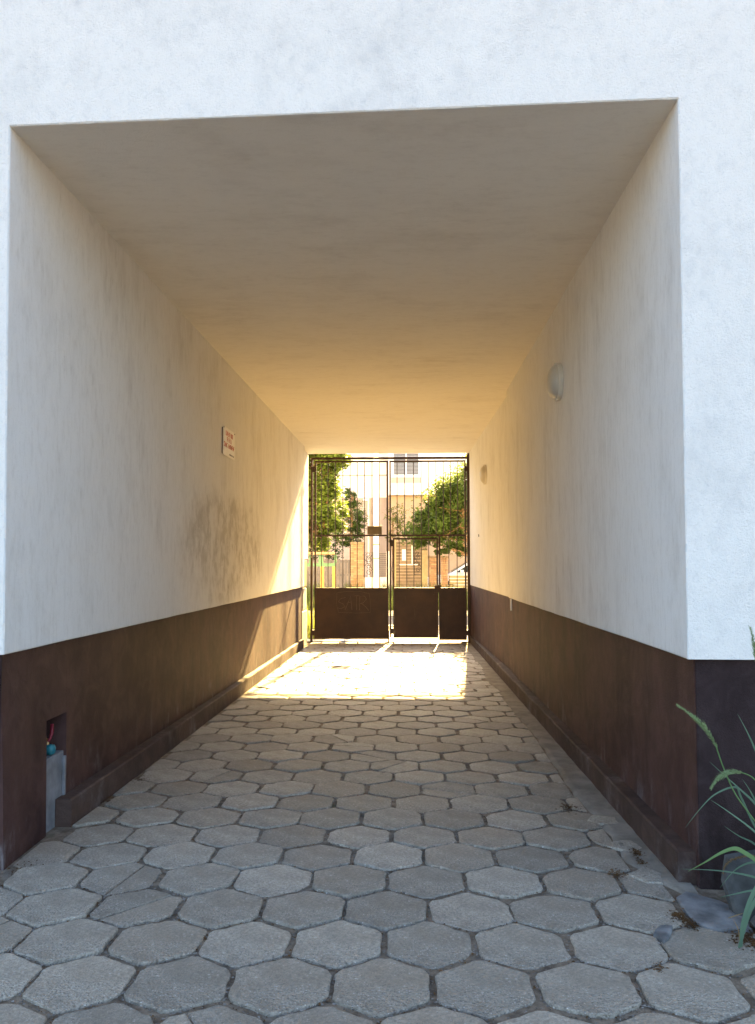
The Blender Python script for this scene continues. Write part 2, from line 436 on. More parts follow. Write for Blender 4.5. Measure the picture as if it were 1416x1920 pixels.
for r in rows:
    cy = 4.305+DY*r
    for i in range(-16, 17):
        cx = -.285+DX*i+(DX/2 if r % 2 else 0)+.012*mnoise.noise(Vector((i*.7, r*.5, 1)))+rr.uniform(-.004, .004)
        cyj = cy+.016*mnoise.noise(Vector((i*.35, r*.3, 5)))+rr.uniform(-.004, .004)
        inside = cyj > 3.95
        if inside and (cx < -2.2 or cx > 1.25): continue
        if not inside and abs(cx) > 4.6: continue
        if cyj > 18.1: continue
        if cx > 1.28 and cyj > 3.75: continue
        hx, hy = DX/2, DY/3*2*.985
        g = rr.uniform(.0035, .0085)      # half joint
        corners = []
        for k in range(6):
            a = PI/2+k*PI/3
            x = hx/math.cos(PI/6)*math.cos(a); y = hy*math.sin(a)
            sc = 1-g/hx
            corners.append((x*sc+rr.uniform(-.009, .006)*(1 if x > 0 else -1), y*sc+rr.uniform(-.008, .005)*(1 if y > 0 else -1)))
        poly = []
        for k in range(6):
            p = corners[k]; pr = corners[k-1]; nxt = corners[(k+1) % 6]
            c = .085 if k in (0, 3) else .085
            c += rr.uniform(-.03, .06)
            if rr.random() < .09: c += rr.uniform(.06, .17)         # chipped corner
            e = (p[0]+(pr[0]-p[0])*c, p[1]+(pr[1]-p[1])*c); f_ = (p[0]+(nxt[0]-p[0])*c, p[1]+(nxt[1]-p[1])*c)
            mid = ((e[0]+f_[0])/2*.93+p[0]*.07, (e[1]+f_[1])/2*.93+p[1]*.07)
            poly += [e, mid, f_]
            mm = ((p[0]+nxt[0])/2, (p[1]+nxt[1])/2); 
            for tt in (.3, .5, .7):
                mm = (f_[0]+(nxt[0]-p[0])*(1-2*c)*(tt-.0)*.0+(p[0]*(1-tt)+nxt[0]*tt-f_[0])*1.0, f_[1]+(p[1]*(1-tt)+nxt[1]*tt-f_[1])*1.0); w = rr.uniform(.965, 1.006)
                poly.append((mm[0]*w, mm[1]*w))
        a = rr.uniform(-.02, .02); ca, sa = math.cos(a), math.sin(a)
        poly = [(cx+x*ca-y*sa, cyj+x*sa+y*ca) for x, y in poly]
        n0 = len(poly); cut = False
        if inside:
            p2 = clip(poly, -1, 0, 1.985 if cyj > 5.1 else 2.035); p2 = clip(p2, 1, 0, right_edge(cyj)+.02) if p2 else p2
            cut = len(p2) != n0; poly = p2
        if len(poly) < 5: continue
        xs_ = [p[0] for p in poly]
        if max(xs_)-min(xs_) < .07: continue
        if not cut and rr.random() < .07:      # cracked across
            an = rr.uniform(0, PI); ca, sa = math.cos(an), math.sin(an); off = rr.uniform(-.05, .05); gp_ = rr.uniform(.0015, .004)
            for sg in (1, -1):
                q2 = clip(poly, sg*ca, sg*sa, sg*(ca*cx+sa*cyj+off)-gp_)
                if len(q2) >= 4:
                    mx_ = sum(p[0] for p in q2)/len(q2); my_ = sum(p[1] for p in q2)/len(q2); slabs.append((mx_, my_, q2, True))
        else: slabs.append((cx, cyj, poly, cut))
def scr(cx, cy):
    d = cy; return (0 if cy < 2.5 or abs(cx-.03*cy) > .46*cy+.25 else 1./d**2)
slabs.sort(key=lambda s: -scr(s[0], s[1]))
far = MB()
for n, (cx, cy, poly, cut) in enumerate(slabs):
    vs, fs = slab_mesh(cx, cy, poly, cut)
    if n < 296:
        o = bpy.data.objects.new('paving_slab', mesh('paving_slab', vs, fs)); COL.objects.link(o)
        o.data.materials.append(M['slab']); o.location = (cx, cy, 0); o.parent = pave
    else:
        b0 = len(far.v); far.v += [(x+cx, y+cy, z) for x, y, z in vs]; far.f += [tuple(b0+i for i in f) for f in fs]
far_o = link('paving_slabs', mesh('paving_slabs', far.v, far.f), M['slab'], pave); far_o['kind'] = 'stuff'
def flat_stone(name, pts, th, mat, z=0.004, dome=.004):
    k = len(pts); cx = sum(p[0] for p in pts)/k; cy = sum(p[1] for p in pts)/k
    P = []
    for i in range(k):
        a, b_ = pts[i], pts[(i+1) % k]
        P += [(a[0], a[1]), ((a[0]+b_[0])/2+rr.uniform(-.008, .008), (a[1]+b_[1])/2+rr.uniform(-.008, .008))]
    vs = []; k = len(P)
    for sc, dd in ((.6, dome), (.93, 0), (1, -.006), (1.01, -th)):
        for x, y in P: vs.append((cx+(x-cx)*sc, cy+(y-cy)*sc, gz(cy)+z+dd+rr.uniform(-.0015, .0015)))
    fs = [tuple(range(k))]
    for r_ in range(3):
        for i in range(k):
            j = (i+1) % k; fs.append((r_*k+k+i, r_*k+k+j, r_*k+j, r_*k+i))
    mb = MB(); mb.v = vs; mb.f = fs
    return mb.build(name, mat, pave)
o = flat_stone('slate_slab', [(1.236, 4.128), (1.30, 4.20), (1.419, 4.084), (1.475, 3.977), (1.445, 3.771), (1.284, 3.766), (1.225, 3.856)], .03, M['slate'], .006)
o['label'] = 'blue grey slate slab at the right wall corner'
o = flat_stone('slate_piece', [(1.015, 3.715), (1.065, 3.80), (1.12, 3.80), (1.075, 3.69), (1.035, 3.64)], .03, M['slate'], .006)
# mortar fill along the right kerb
vs = []; fs = []; ny = 150; nxs = 9
for j in range(ny):
    y = 4.16+j*(17.9-4.16)/(ny-1); x0 = right_edge(y)+.02+.035*mnoise.noise(Vector((y*4, 0, 0)))+.02*mnoise.noise(Vector((y*13, 7, 0)))
    if y > 9: x0 -= .03
    x1 = 1.36
    for i in range(nxs):
        x = x0+(x1-x0)*i/(nxs-1)
        z = gz(y)+.001+.005*mnoise.noise(Vector((x*9, y*9, 2)))+.004*mnoise.noise(Vector((x*25, y*25, 2)))-(.02 if i == 0 else 0)-(.014 if j == 0 else 0)
        vs.append((x, y, z))
for j in range(ny-1):
    for i in range(nxs-1):
        a = j*nxs+i; fs.append((a, a+1, a+nxs+1, a+nxs))
link('mortar_strip', mesh('mortar_strip', vs, fs, True), M['mortar'], pave)
# irregular broken slabs set in the mortar by the kerb
for (x, y, s, a) in ((1.19, 4.40, .11, .3), (1.20, 4.86, .10, 1.0), (1.17, 5.35, .12, 2.0)):
    pts = [(min(1.29, x+s*math.cos(a+k*2*PI/5)*rr.uniform(.55, 1.1)), y+1.2*s*math.sin(a+k*2*PI/5)*rr.uniform(.6, 1.1)) for k in range(5)]
    flat_stone('broken_slab', pts, .02, M['slab'], .003, .001)
# grit in the joints and litter
def chips(name, n, mat, place, smin, smax, seed, parent):
    q_ = random.Random(seed); mb = MB()
    for _ in range(n):
        x, y, z = place(q_); s = q_.uniform(smin, smax); a = q_.uniform(0, 6.28); l = q_.uniform(1, 2.6)
        c, d = math.cos(a)*s, math.sin(a)*s
        h_ = q_.uniform(.001, .3)*s; b0 = len(mb.v)
        mb.v += [(x-c*l, y-d*l, z+h_), (x+d, y-c, z+h_*q_.uniform(0, 3)), (x+c*l, y+d*l, z+h_*q_.uniform(0, 2)), (x-d, y+c, z+h_+s*.8)]
        mb.f += [(b0, b0+1, b0+3), (b0+1, b0+2, b0+3), (b0, b0+2, b0+1)]
    o = link(name, mesh(name, mb.v, mb.f), mat, parent); o['kind'] = 'stuff'; return o
near = [s for s in slabs if scr(s[0], s[1]) > 0 and s[1] < 11]
def joint(q_):
    cx, cy, poly, cut = q_.choice(near); i = q_.randrange(len(poly)); p, n_ = poly[i], poly[(i+1) % len(poly)]; t = q_.random()
    x = p[0]+(n_[0]-p[0])*t; y = p[1]+(n_[1]-p[1])*t; w = 1.035+q_.uniform(-.012, .03)
    return cx+(x-cx)*w, cy+(y-cy)*w, gz(y)-.007
chips('joint_grit', 16000, M['grit'], joint, .0012, .0048, 3, pave)
chips('dry_litter', 2600, M['litter'], joint, .0015, .005, 4, pave)
spots = [(1.181, 3.90, .035, 260), (1.205, 3.82, .03, 160), (1.218, 4.739, .03, 160), (1.028, 4.411, .03, 120), (1.012, 5.609, .05, 180), (1.378, 3.667, .05, 300), (1.45, 3.72, .06, 300), (-1.934, 6.246, .05, 120), (-1.98, 5.712, .04, 90), (-1.95, 4.4, .06, 120), (.95, 3.42, .02, 40), (1.2, 4.6, .03, 60)]
tot = [s for s in spots for _ in range(s[3]//20)]
def heap(q_):
    s = q_.choice(tot); return q_.gauss(s[0], s[2]*.55), q_.gauss(s[1], s[2]), gz(s[1])+.002
chips('leaf_heap', 1700, M['litter'], heap, .0015, .005, 6, pave)

# ------------------------------------------------------------------ the building with the passage
BL = empty('building', (0, 11, 0), 'white plastered building with a tall drive-through passage and dark brown plinth', 'building')
H = 3.85
def ceilz(x, y): return 3.852-(y-4.3)*.0024
def fy(x): return 4.288-.0418*x           # front plane y(x)
FT = .012
zb = lambda x, y: 1.078-.002*(y-4.3)+.004*mnoise.noise(Vector((x*2, y*1.6, 0)))
def lin(a, b_, n): return [a+(b_-a)*i/n for i in range(n+1)]
ZT = 11.5
# front wall: one mesh, pier-lintel-pier (outside face continuous)
def front_wall():
    mb = MB()
    xl, xr = -14, 14
    TLx, TRx = -2.093, 1.360; BLx, BRx = -2.058, 1.346
    # left pier, right pier as z prisms with slightly leaning jambs built by hand
    def pier(xo, xt, xb, side):
        n = len(mb.v); ch = .006*side
        # bottom ring and top ring : outer-front, jamb-front(chamfer a), chamfer b, jamb-back, outer-back
        NZ = 70; zt_ = ceilz(0, 4.3)
        for q_ in range(NZ+1):
            t_ = q_/NZ; xj = xb+(xt-xb)*t_; w = 0 if q_ in (0, NZ) else .003*mnoise.noise(Vector((side, 1, t_*7)))+.0025*mnoise.noise(Vector((side, 5, t_*38)))
            ring = [(xo, fy(xo)), (xj-ch-w, fy(xj)), (xj+w*.5, fy(xj)+.006+w*.4), (xj, fy(xj)+FT), (xo, fy(xo)+FT)]
            for x, y in ring: mb.v.append((x, y, zb(x, 4.3) if q_ == 0 else 1.078+(zt_-1.078)*t_))
        k = 5
        mb.f.append(tuple(n+i for i in range(k))); mb.f.append(tuple(n+NZ*k+i for i in range(k)))
        for r_ in range(NZ):
            for i in range(k):
                j = (i+1) % k; a = n+r_*k; mb.f.append((a+i, a+j, a+k+j, a+k+i))
    pier(xl, TLx, BLx, 1); pier(xr, TRx, BRx, -1)
    # lintel with ceiling edge chamfer
    z0 = ceilz(0, 4.3)
    n = len(mb.v)
    NS = 90
    st_ = [(xl, 0), (TLx, 0)]+[(TLx+(TRx-TLx)*k/NS, 1) for k in range(NS+1)]+[(TRx, 0), (xr, 0)]
    for x, ch in st_:
        w = ch*(.004*mnoise.noise(Vector((x*2.5, 0, 3)))+.003*mnoise.noise(Vector((x*14, 0, 3)))) if TLx < x < TRx else 0
        for (dy, z) in ((0, z0+(.006+w)*ch), ((.006+w*.5)*ch, z0-abs(w)*.6), (FT, z0), (FT, ZT), (0, ZT)):
            mb.v.append((x, fy(x)+dy, z))
    for i in [0]+list(range(2, NS+2))+[NS+3]:
        a = n+i*5; b_ = a+5
        for j in range(5):
            jj = (j+1) % 5
            mb.f.append((a+j, a+jj, b_+jj, b_+j))
    mb.f.append(tuple(n+j for j in range(5))); mb.f.append(tuple(n+5*(len(st_)-1)+j for j in range(5)))
    return mb
fw = front_wall().build('front_wall', M['front'], BL, fix=True)
fw.data.materials.append(M['wall'])
for p in fw.data.polygons:
    if abs(p.normal.y) < .75 and abs(p.center.x) < 3: p.material_index = 1
# left passage wall (plaster above the plinth), with a slightly wavy face
def side_wall(name, x_of, y0, y1, back, mat, z0f, n=46, ztop=None):
    mb = MB(); ys_ = lin(y0, y1, n)
    zt = ztop or (lambda x, y: ceilz(x, y)+.03)
    prof = [0, .003, .15, .5, .8, 1.0]
    base = len(mb.v); m_ = len(prof)
    for y in ys_:
        for t in prof:
            x = x_of(y); b0 = z0f(x, y); z = b0+(zt(x, y)-b0)*t
            fade = 1-(y-y0)/(y1-y0)
            if y0 < 6: x += (z-1.08)/2.77*(.033 if x > 0 else -.033)*fade*(.4 if x > 0 else 1)
            w = min(1, (y-y0)*3)*.0035*mnoise.noise(Vector((x, y*.8, z*.9)))+(.004 if t == 0 else 0)*(-1 if x > 0 else 1)*-1
            mb.v.append((x+w, y, z))
    for j in range(len(ys_)-1):
        for i in range(m_-1):
            a = base+j*m_+i; mb.f.append((a, a+m_, a+m_+1, a+1))
    # bottom, ends, back
    b0 = len(mb.v)
    for y in ys_: mb.v.append((back, y, z0f(back, y)))
    for j in range(len(ys_)-1): mb.f.append((base+j*m_, b0+j, b0+j+1, base+(j+1)*m_))
    b1 = len(mb.v); mb.v += [(back, y0, zt(back, y0)), (back, y1, zt(back, y1))]
    mb.f.append((b0, *[base+i for i in range(m_)], b1)); e = base+(len(ys_)-1)*m_
    mb.f.append((b0+len(ys_)-1, *[e+i for i in range(m_)], b1+1))
    mb.f.append((b0, b0+len(ys_)-1, b1+1, b1)) if False else None
    # back face as fan
    mb.f.append(tuple([b0+j for j in range(len(ys_))]+[b1+1, b1]))
    return mb.build(name, mat, BL, smooth=False)
side_wall('passage_wall', lambda y: -2.058+.0025*(y-4.4), fy(-2.06)+FT, 17.0, -2.5, M['wallL'], zb)['label'] = 'left passage wall with a dirty rubbed patch'
side_wall('passage_wall', lambda y: 1.346-.0005*(y-4.4), fy(1.35)+FT, 11.535, 1.8, M['wall'], zb)['label'] = 'thicker near stretch of the right passage wall'
side_wall('passage_wall', lambda y: 1.397-.0145*(y-11.5), 11.536, 18.1, 1.8, M['wall'], lambda x, y: 1.058)['label'] = 'recessed far stretch of the right passage wall'
# small wedge behind leaning jambs is inside the pier; ceiling
mb = MB(); ys_ = lin(fy(-.3)-0.0+.0, 18.1, 40)
nxs = 14; xs_ = lin(-2.5, 1.8, nxs)
vs = []; fs = []
for j in range(41):
    for x in xs_:
        y = (fy(x)+FT)+(18.1-fy(x)-FT)*j/40
        vs.append((x, y, ceilz(x, y)+.003*mnoise.noise(Vector((x*1.2, y*1.2, 4)))))
k = nxs+1
for j in range(40):
    for i in range(nxs): a = j*k+i; fs.append((a, a+k, a+k+1, a+1))
b0 = len(vs); vs += [(-2.5, fy(-2.5)+FT, 4.2), (1.8, fy(1.8)+FT, 4.2), (1.8, 18.1, 4.2), (-2.5, 18.1, 4.2)]
fs += [(b0, b0+1, b0+2, b0+3), (b0, 0, *range(1, k), b0+1), (b0+3, b0+2, *[40*k+i for i in range(k-1, -1, -1)]),
       (b0, b0+3, *[j*k for j in range(40, -1, -1)]), (b0+1, *[j*k+k-1 for j in range(41)], b0+2)]
mb.v = vs; mb.f = fs; mb.build('ceiling', M['ceil'], BL)
# rear wall round the far opening and unseen roof, added to cast shade; end walls
for c_ in ((-14, 17.75, -.4, -2.505, 18.1, ZT), (1.805, 17.75, -.4, 14, 18.1, ZT), (-2.505, 17.75, 4.205, 1.805, 18.1, ZT)): bx('rear_wall', M['front'], BL, *c_)
mb = MB(); mb.box(-14.2, 3.5, ZT+.002, 14.2, 18.4, ZT+.3); mb.build('roof', M['cement'], BL)
bx('end_wall', M['front'], BL, -14.02, 5.2, -.2, -13.8, 17.74, ZT); bx('end_wall', M['front'], BL, 13.8, 4.1, -.2, 14.02, 17.74, ZT)
# upper windows of the front, above the frame of the photograph, are left out of view
# plinths
PXR = lambda y: 1.388-.0008*(y-4.3)
PXF = lambda y: 1.402-.0145*(y-11.5)
mb = MB(); ys_ = lin(fy(1.388)+.04, 11.53, 24)
mb.prism([(PXR(y)+.003*mnoise.noise(Vector((y, 0, 9))), y) for y in ys_]+[(1.8, 11.53), (1.8, fy(1.8)+.04)], -.25, lambda x, y: zb(x, y)-.006)
mb.build('plinth', M['plinth'], BL)['label'] = 'brown plinth of the right passage wall'
mb = MB(); ys_ = lin(11.53, 18.09, 12)
mb.prism([(PXF(y)+.001, y) for y in ys_]+[(1.8, 18.09), (1.8, 11.53)], -.3, 1.056)
mb.build('plinth', M['plinth'], BL)
# left plinth with niche (y 4.97-5.27, z .40-.635)
PXL = lambda y: -2.090+.0025*(y-4.4)
NY0, NY1, NZ0, NZ1 = 4.972, 5.272, .405, .635
def pl_seg(y0, y1, z0, z1, n=6):
    mb = MB(); ys_ = lin(y0, y1, n)
    lean = lambda y: max(0, 1-(y-4.3)/1.2)
    k = len(mb.v)
    zt = (lambda x, y: zb(x, y)-.006) if z1 is None else (lambda x, y: z1)
    for y in ys_:
        for t in (0, .5, 1):
            x = PXL(y)+.003*mnoise.noise(Vector((y, t, 9))); z = z0+(zt(x, y)-z0)*t
            x += .05*lean(y)*max(0, 1-max(z, 0)/1.0)
            mb.v.append((x, y, z))
        mb.v.append((-2.5, y, zt(-2.5, y))); mb.v.append((-2.5, y, z0))
    for j in range(n):
        for i in range(5):
            a = k+j*5+i; b_ = k+j*5+(i+1) % 5; mb.f.append((a, b_, b_+5, a+5))
    mb.f.append(tuple(k+i for i in range(5))); mb.f.append(tuple(k+n*5+i for i in range(5)))
    return mb
def merge(mbs):
    r_ = MB()
    for q_ in mbs:
        b0 = len(r_.v); r_.v += q_.v; r_.f += [tuple(b0+i for i in f) for f in q_.f]
    return r_
merge([pl_seg(fy(-2.09)+.035, NY0, -.25, None), pl_seg(NY1, 16.98, -.25, None, 30), pl_seg(NY0, NY1, NZ1, None, 1), ]).build('plinth', M['plinth'], BL)['label'] = 'brown plinth of the left passage wall with a square niche'
# apron of pale cement below the niche, recessed, and the niche back, its shade put in as near-black
mb = MB(); mb.box(-2.5, NY0+.001, -.2, -2.095, NY1-.001, NZ0); mb.build('niche_apron', M['cement'], BL, bevel=.006)
bx('apron_edge', M['cement'], BL, -2.094, NY1-.03, -.1, -2.076, NY1-.003, NZ0-.03, bevel=.004)
bx('apron_edge', M['cement'], BL, -2.094, NY0+.003, .05, -2.084, NY0+.018, NZ0-.05, bevel=.004)
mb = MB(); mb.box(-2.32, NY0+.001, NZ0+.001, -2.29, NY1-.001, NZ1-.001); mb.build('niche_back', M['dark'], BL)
# front plinth right and left
mb = MB(); mb.prism([(1.389, fy(1.389)+.040), (1.395, fy(1.395)+.036), (14, fy(14)+.04), (14, fy(14)+FT), (1.8, fy(1.8)+FT), (1.8, fy(1.8)+.06), (1.389, fy(1.389)+.055)], -.25, lambda x, y: zb(x, 4.3)-.006)
mb = MB(); mb.prism([(1.392, fy(1.392)+.030), (14, fy(14)+.030), (14, fy(14)+.05), (1.392, fy(1.392)+.0395)], -.25, lambda x, y: zb(x, 4.3)-.006)
mb.build('front_plinth', M['frontplinth'], BL)['label'] = 'coarse blackish plinth right of the passage mouth'
mb = MB(); mb.prism([(-14, fy(-14)+.028), (-2.083, fy(-2.083)+.028), (-2.083, fy(-2.083)+.034), (-14, fy(-14)+.05)], -.25, lambda x, y: zb(x, 4.3)-.006)
mb.build('front_plinth', M['frontplinth'], BL)
# kerbs
def kerb(name, xa, xb, y0, y1, hh, n, seed):
    mb = MB(); q_ = random.Random(seed); ys_ = lin(y0, y1, n); base = 0
    for y in ys_:
        j = lambda: q_.uniform(-.0035, .0035)
        o_ = xa(y)+.004*mnoise.noise(Vector((y*2, seed, 0))); i_ = xb(y); s = 1 if i_ > o_ else -1
        z = gz(y)+hh+.004*mnoise.noise(Vector((y*1.5, seed, 4)))
        mb.v += [(o_, y, gz(y)-.06), (o_+j()*.6, y, z-.009), (o_+s*(.009+j()), y, z+j()*.4), (i_, y, z+.001), (i_, y, gz(y)-.06)]
    for j in range(n):
        for i in range(4): a = j*5+i; mb.f.append((a, a+1, a+6, a+5))
    mb.f.append((0, 1, 2, 3, 4)); mb.f.append(tuple(n*5+i for i in range(5)))
    return mb.build(name, M['kerb'], BL)
kerb('kerb', lambda y: -1.995-.002*(y-5), lambda y: PXL(y)-.004, 5.15, 16.9, .150, 60, 1)['label'] = 'low concrete kerb along the left wall'
kerb('kerb', lambda y: 1.303-.0012*(y-4.3), lambda y: PXR(y)+.006 if y < 11.53 else PXF(y)+.006, 4.31, 17.85, .146, 70, 2)['label'] = 'low concrete kerb along the right wall'
# left far end: pilaster, box, void and rough base beside the gate
mb = MB(); mb.box(-2.5, 17.001, 1.6, -2.075, 18.08, 3.80); mb.build('pilaster', M['wall'], BL)
mb = MB(); mb.box(-2.3, 17.02, -.15, -2.20, 18.06, 1.599); mb.build('recess_back', M['dark'], BL)  # near-black sheet for the shade deep in the recess
mb = MB()
vs = []
for j in range(7):
    for i in range(5):
        pass
mb.box(-2.199, 17.01, -.15, -2.085, 18.05, .55)
mb.build('rough_pier', M['rough'], BL, bevel=.02); bx('rough_pier', M['rough'], BL, -2.199, 17.45, .551, -2.10, 18.05, 1.0, bevel=.02)
t = empty('meter_box', (-2.12, 17.5, 1.02), 'beige box hung at the left end of the passage beside the gate', 'box')
bx('box_body', M['beige'], t, -2.198, 17.06, 1.02, -2.085, 17.9, 1.595, bevel=.01)
bx('box_door', M['beige'], t, -2.084, 17.1, 1.05, -2.075, 17.86, 1.565, bevel=.003)
# hole, built as a raised black cap, and peg
tag(MB().lathe([(.022, 0), (.030, .004), (.024, .012), (.008, .014)], (1.335, 16.06, 2.025), 'X', -1, 10).build('wall_hole', M['trim']), 'small dark wall plug high on the right wall near the gate', 'wall plug')
tag(MB().box(1.352, 11.44, .90, 1.372, 11.475, 1.055).build('wall_peg', M['white'], bevel=.003), 'small white peg hanging under the step in the right wall', 'peg')

# wall lamps
def wall_lamp(x, y, z, r, label):
    t = empty('wall_lamp', (x, y, z), label, 'wall lamp', 'round wall lamps on the right passage wall')
    MB().lathe([(r*.95, -.008), (r, .0), (r, .022), (r*.965, .034), (r*.93, .036)], (0, 0, 0), 'X', -1, 40).build('lamp_rim', M['ring'], t, smooth=False, local=True)
    prof = [(r*.93*math.cos(a), .030+r*.52*math.sin(a)) for a in [i*PI/2/9 for i in range(10)]]
    prof[-1] = (.002, prof[-1][1])
    MB().lathe(prof, (0, 0, 0), 'X', -1, 40).build('lamp_shade', M['opal'], t, smooth=True, local=True)
    for sz in (-1, 1): MB().box(-.05, -.018, sz*r*.93-.012, -.02, .018, sz*r*.93+.012).build('clip', M['ring'], t, bevel=.003, local=True)
    return t
wall_lamp(1.346, 7.56, 3.12, .165, 'larger looking nearer round opal lamp on the right wall')
wall_lamp(1.352, 14.70, 3.02, .165, 'farther round opal lamp on the right wall close to the gate')

# sign on the left wall
t = empty('notice_sign', (-2.04, 9.79, 2.74), 'white notice board with three lines of red lettering on the left wall', 'sign')
sx = -2.036
bx('sign_board', M['signw'], t, sx-.006, 9.485, 2.742, sx, 10.108, 3.066, bevel=.002)
bx('sign_backing', M['board'], t, -2.058, 9.50, 2.755, sx-.0065, 10.095, 3.05)
def words(name, groups, y0, y1, zc, hh, mat, parent, seed):
    """illegible letter-like strokes, as in the photograph"""
    q_ = random.Random(seed); mb = MB(); nl = sum(groups)+(len(groups)-1)*.8; cw = (y1-y0)/nl; y = y0
    for gi, g in enumerate(groups):
        for _ in range(g):
            w = cw*.78; s = w*.26; X0, X1 = sx+.0004, sx+.0016
            k = q_.randrange(5)
            mb.box(X0, y, zc-hh/2, X1, y+s, zc+hh/2)
            if k in (0, 1, 3): mb.box(X0, y+s, zc+hh/2-s, X1, y+w, zc+hh/2)
            if k in (0, 2, 4): mb.box(X0, y+s, zc-s/2, X1, y+w*.85, zc+s/2)
            if k in (1, 2): mb.box(X0, y+s, zc-hh/2, X1, y+w, zc-hh/2+s)
            if k in (3, 4): mb.box(X0, y+w-s, zc-hh/2, X1, y+w, zc+hh/2-s-.0005)
            y += cw
        mb.build(name, mat, parent); mb = MB()
        y += cw*.8
words('red_word', [6, 3], 9.60, 10.0, 3.0, .052, M['red'], t, 1)
words('red_word', [2, 2, 2], 9.67, 9.93, 2.935, .050, M['red'], t, 2)
words('red_word', [4, 7], 9.51, 10.085, 2.868, .052, M['red'], t, 3)
words('small_word', [5, 4, 3], 9.80, 10.06, 2.776, .016, M['ink'], t, 4)
for (y, z) in ((9.50, 3.052), (10.093, 3.052)):
    MB().lathe([(.009, 0), (.009, .003), (.005, .005)], (sx, y, z), 'X', 1, 10).build('screw', M['iron'], t)

# valve in the niche
t = empty('water_valve', (-2.13, 5.06, NZ0), 'teal capped water valve with a red lever in the wall niche', 'valve')
MB().lathe([(.012, -.032), (.027, -.022), (.031, -.006), (.031, .012), (.024, .026), (.008, .031)], (-2.118, 5.125, NZ0+.034), 'Z', 1, 20).build('valve_cap', M['teal'], t, smooth=True)
MB().tube([(-2.14, 5.13, NZ0+.005), (-2.14, 5.135, NZ0+.07), (-2.15, 5.15, NZ0+.085), (-2.20, 5.16, NZ0+.09), (-2.288, 5.16, NZ0+.09)], .011, 10).build('pipe', M['brass'], t, smooth=True)
MB().tube([(-2.140, 5.135, NZ0+.075), (-2.135, 5.155, NZ0+.09), (-2.13, 5.17, NZ0+.12), (-2.13, 5.172, NZ0+.175)], [.008, .008, .011, .010], 8).build('lever', M['redp'], t, smooth=True)

# ------------------------------------------------------------------ gate
G = 18.0
gf = empty('steel_gateway', (-.35, G, -.13), 'brown steel posts and top beam that hold the two gate leaves', 'gateway')
bx('post', M['gate'], gf, -2.012, G-.03, -.2, -1.968, G+.03, 3.728)
bx('post', M['gate'], gf, 1.249, G-.03, -.2, 1.308, G+.03, 3.80)
bx('beam', M['gate'], gf, -1.967, G-.025, 3.683, 1.248, G+.025, 3.728)
for (x0, x1, z) in ((-1.967, -1.931, .02), (-1.967, -1.931, 3.42), (1.229, 1.248, .02), (1.229, 1.248, 3.42)):
    bx('hinge', M['gate'], gf, x0, G-.028, z, x1, G+.02, z+.11)
bx('ground_stop', M['cement'], gf, -.46, G-.06, -.15, -.26, G+.06, -.105)
for k in range(5): bx('paint_chip', M['rough'], gf, -1.995+.006*math.sin(k*2), G-.032, 1.63+k*.045, -1.982+.006*math.sin(k*2), G-.0305, 1.655+k*.045)
def bars(parent, xs_, z0, z1, n='bar'):
    me = None
    for i, x in enumerate(xs_):
        o = MB().tube([(0, 0, z0), (0, 0, z1)], .0085, 6).build(n, M['gate'], None) if me is None else bpy.data.objects.new(n, me)
        if me is None: me = o.data
        else: COL.objects.link(o)
        o.parent = parent
        top = parent; off = Vector((0, 0, 0))
        while top: off += top.location; top = top.parent
        o.location = Vector((x, G, 0))-off
gl = empty('gate_leaf', (-1.93, G, -.06), 'left gate leaf with tall bars and a scratched solid lower panel', 'gate', 'leaves of the far gate')
D0, D1 = G-.02, G+.02
bx('stile', M['gate'], gl, -1.930, D0, -.058, -1.896, D1, 3.655); bx('stile', M['gate'], gl, -.424, D0, -.058, -.387, D1, 3.655)
for z0, z1 in ((3.62, 3.654), (2.07, 2.104), (.957, 1.003), (-.058, -.02)):
    bx('rail', M['gate'], gl, -1.8955, D0+.001, z0, -.4245, D1-.001, z1)
bars(gl, (-1.785, -1.648, -1.495, -1.339, -1.187, -1.038, -.886, -.729, -.578), 2.104, 3.62)
bars(gl, (-1.785, -1.648, -1.495, -1.339, -1.187, -1.038, -.886, -.729, -.578), 1.003, 2.07)
pn = bx('panel', M['gate'], gl, -1.8955, G-.004, -.0195, -.4245, G+.004, .9565)
bx('lock_box', M['gatebox'], gl, -.825, G-.030, 2.106, -.52, G-.012, 2.287, bevel=.012)
bx('bolt', M['gate'], gl, -.40, G-.05, -.12, -.372, G-.021, .13); bx('latch', M['gate'], gl, -.415, G-.04, .90, -.39, G-.0205, 1.02)
# scratched letters and the outline round them
def px(u, v): # position on the panel from a 0..1 frame
    return (-1.46+u*.60, G-.0048, .50+v*.38)
lines = [[(.30, .80), (.12, .72), (.05, .55), (.20, .45), (.28, .30), (.15, .18), (.02, .22)],
         [(.28, .12), (.40, .55), (.47, .88), (.50, .50), (.52, .12)], [(.33, .48), (.50, .55)],
         [(.60, .88), (.78, .90)], [(.68, .88), (.68, .12)],
         [(.78, .10), (.79, .85), (.95, .88), (1.02, .70), (.92, .50), (.80, .46)], [(.86, .46), (1.0, .28), (1.10, .08)],
         [(.0, 1.05), (.35, 1.12), (.8, 1.12), (1.12, 1.0), (1.16, .5), (1.16, -.02), (.7, -.06), (.05, -.02), (-.02, .5), (.0, 1.05)]]
mb = MB()
for i, L in enumerate(lines):
    mb.tube([px(*p) for p in L], .0032 if i < 7 else .0016, 5)
mb.build('scratched_letters', plain('scratch', (.15, .10, .065), .7), gl)
gr = empty('gate_leaf', (1.23, G, -.06), 'right gate leaf holding the small wicket door', 'gate', 'leaves of the far gate')
bx('stile', M['gate'], gr, -.365, D0, -.02, -.333, D1, 3.655); bx('stile', M['gate'], gr, 1.195, D0, -.075, 1.228, D1, 3.655)
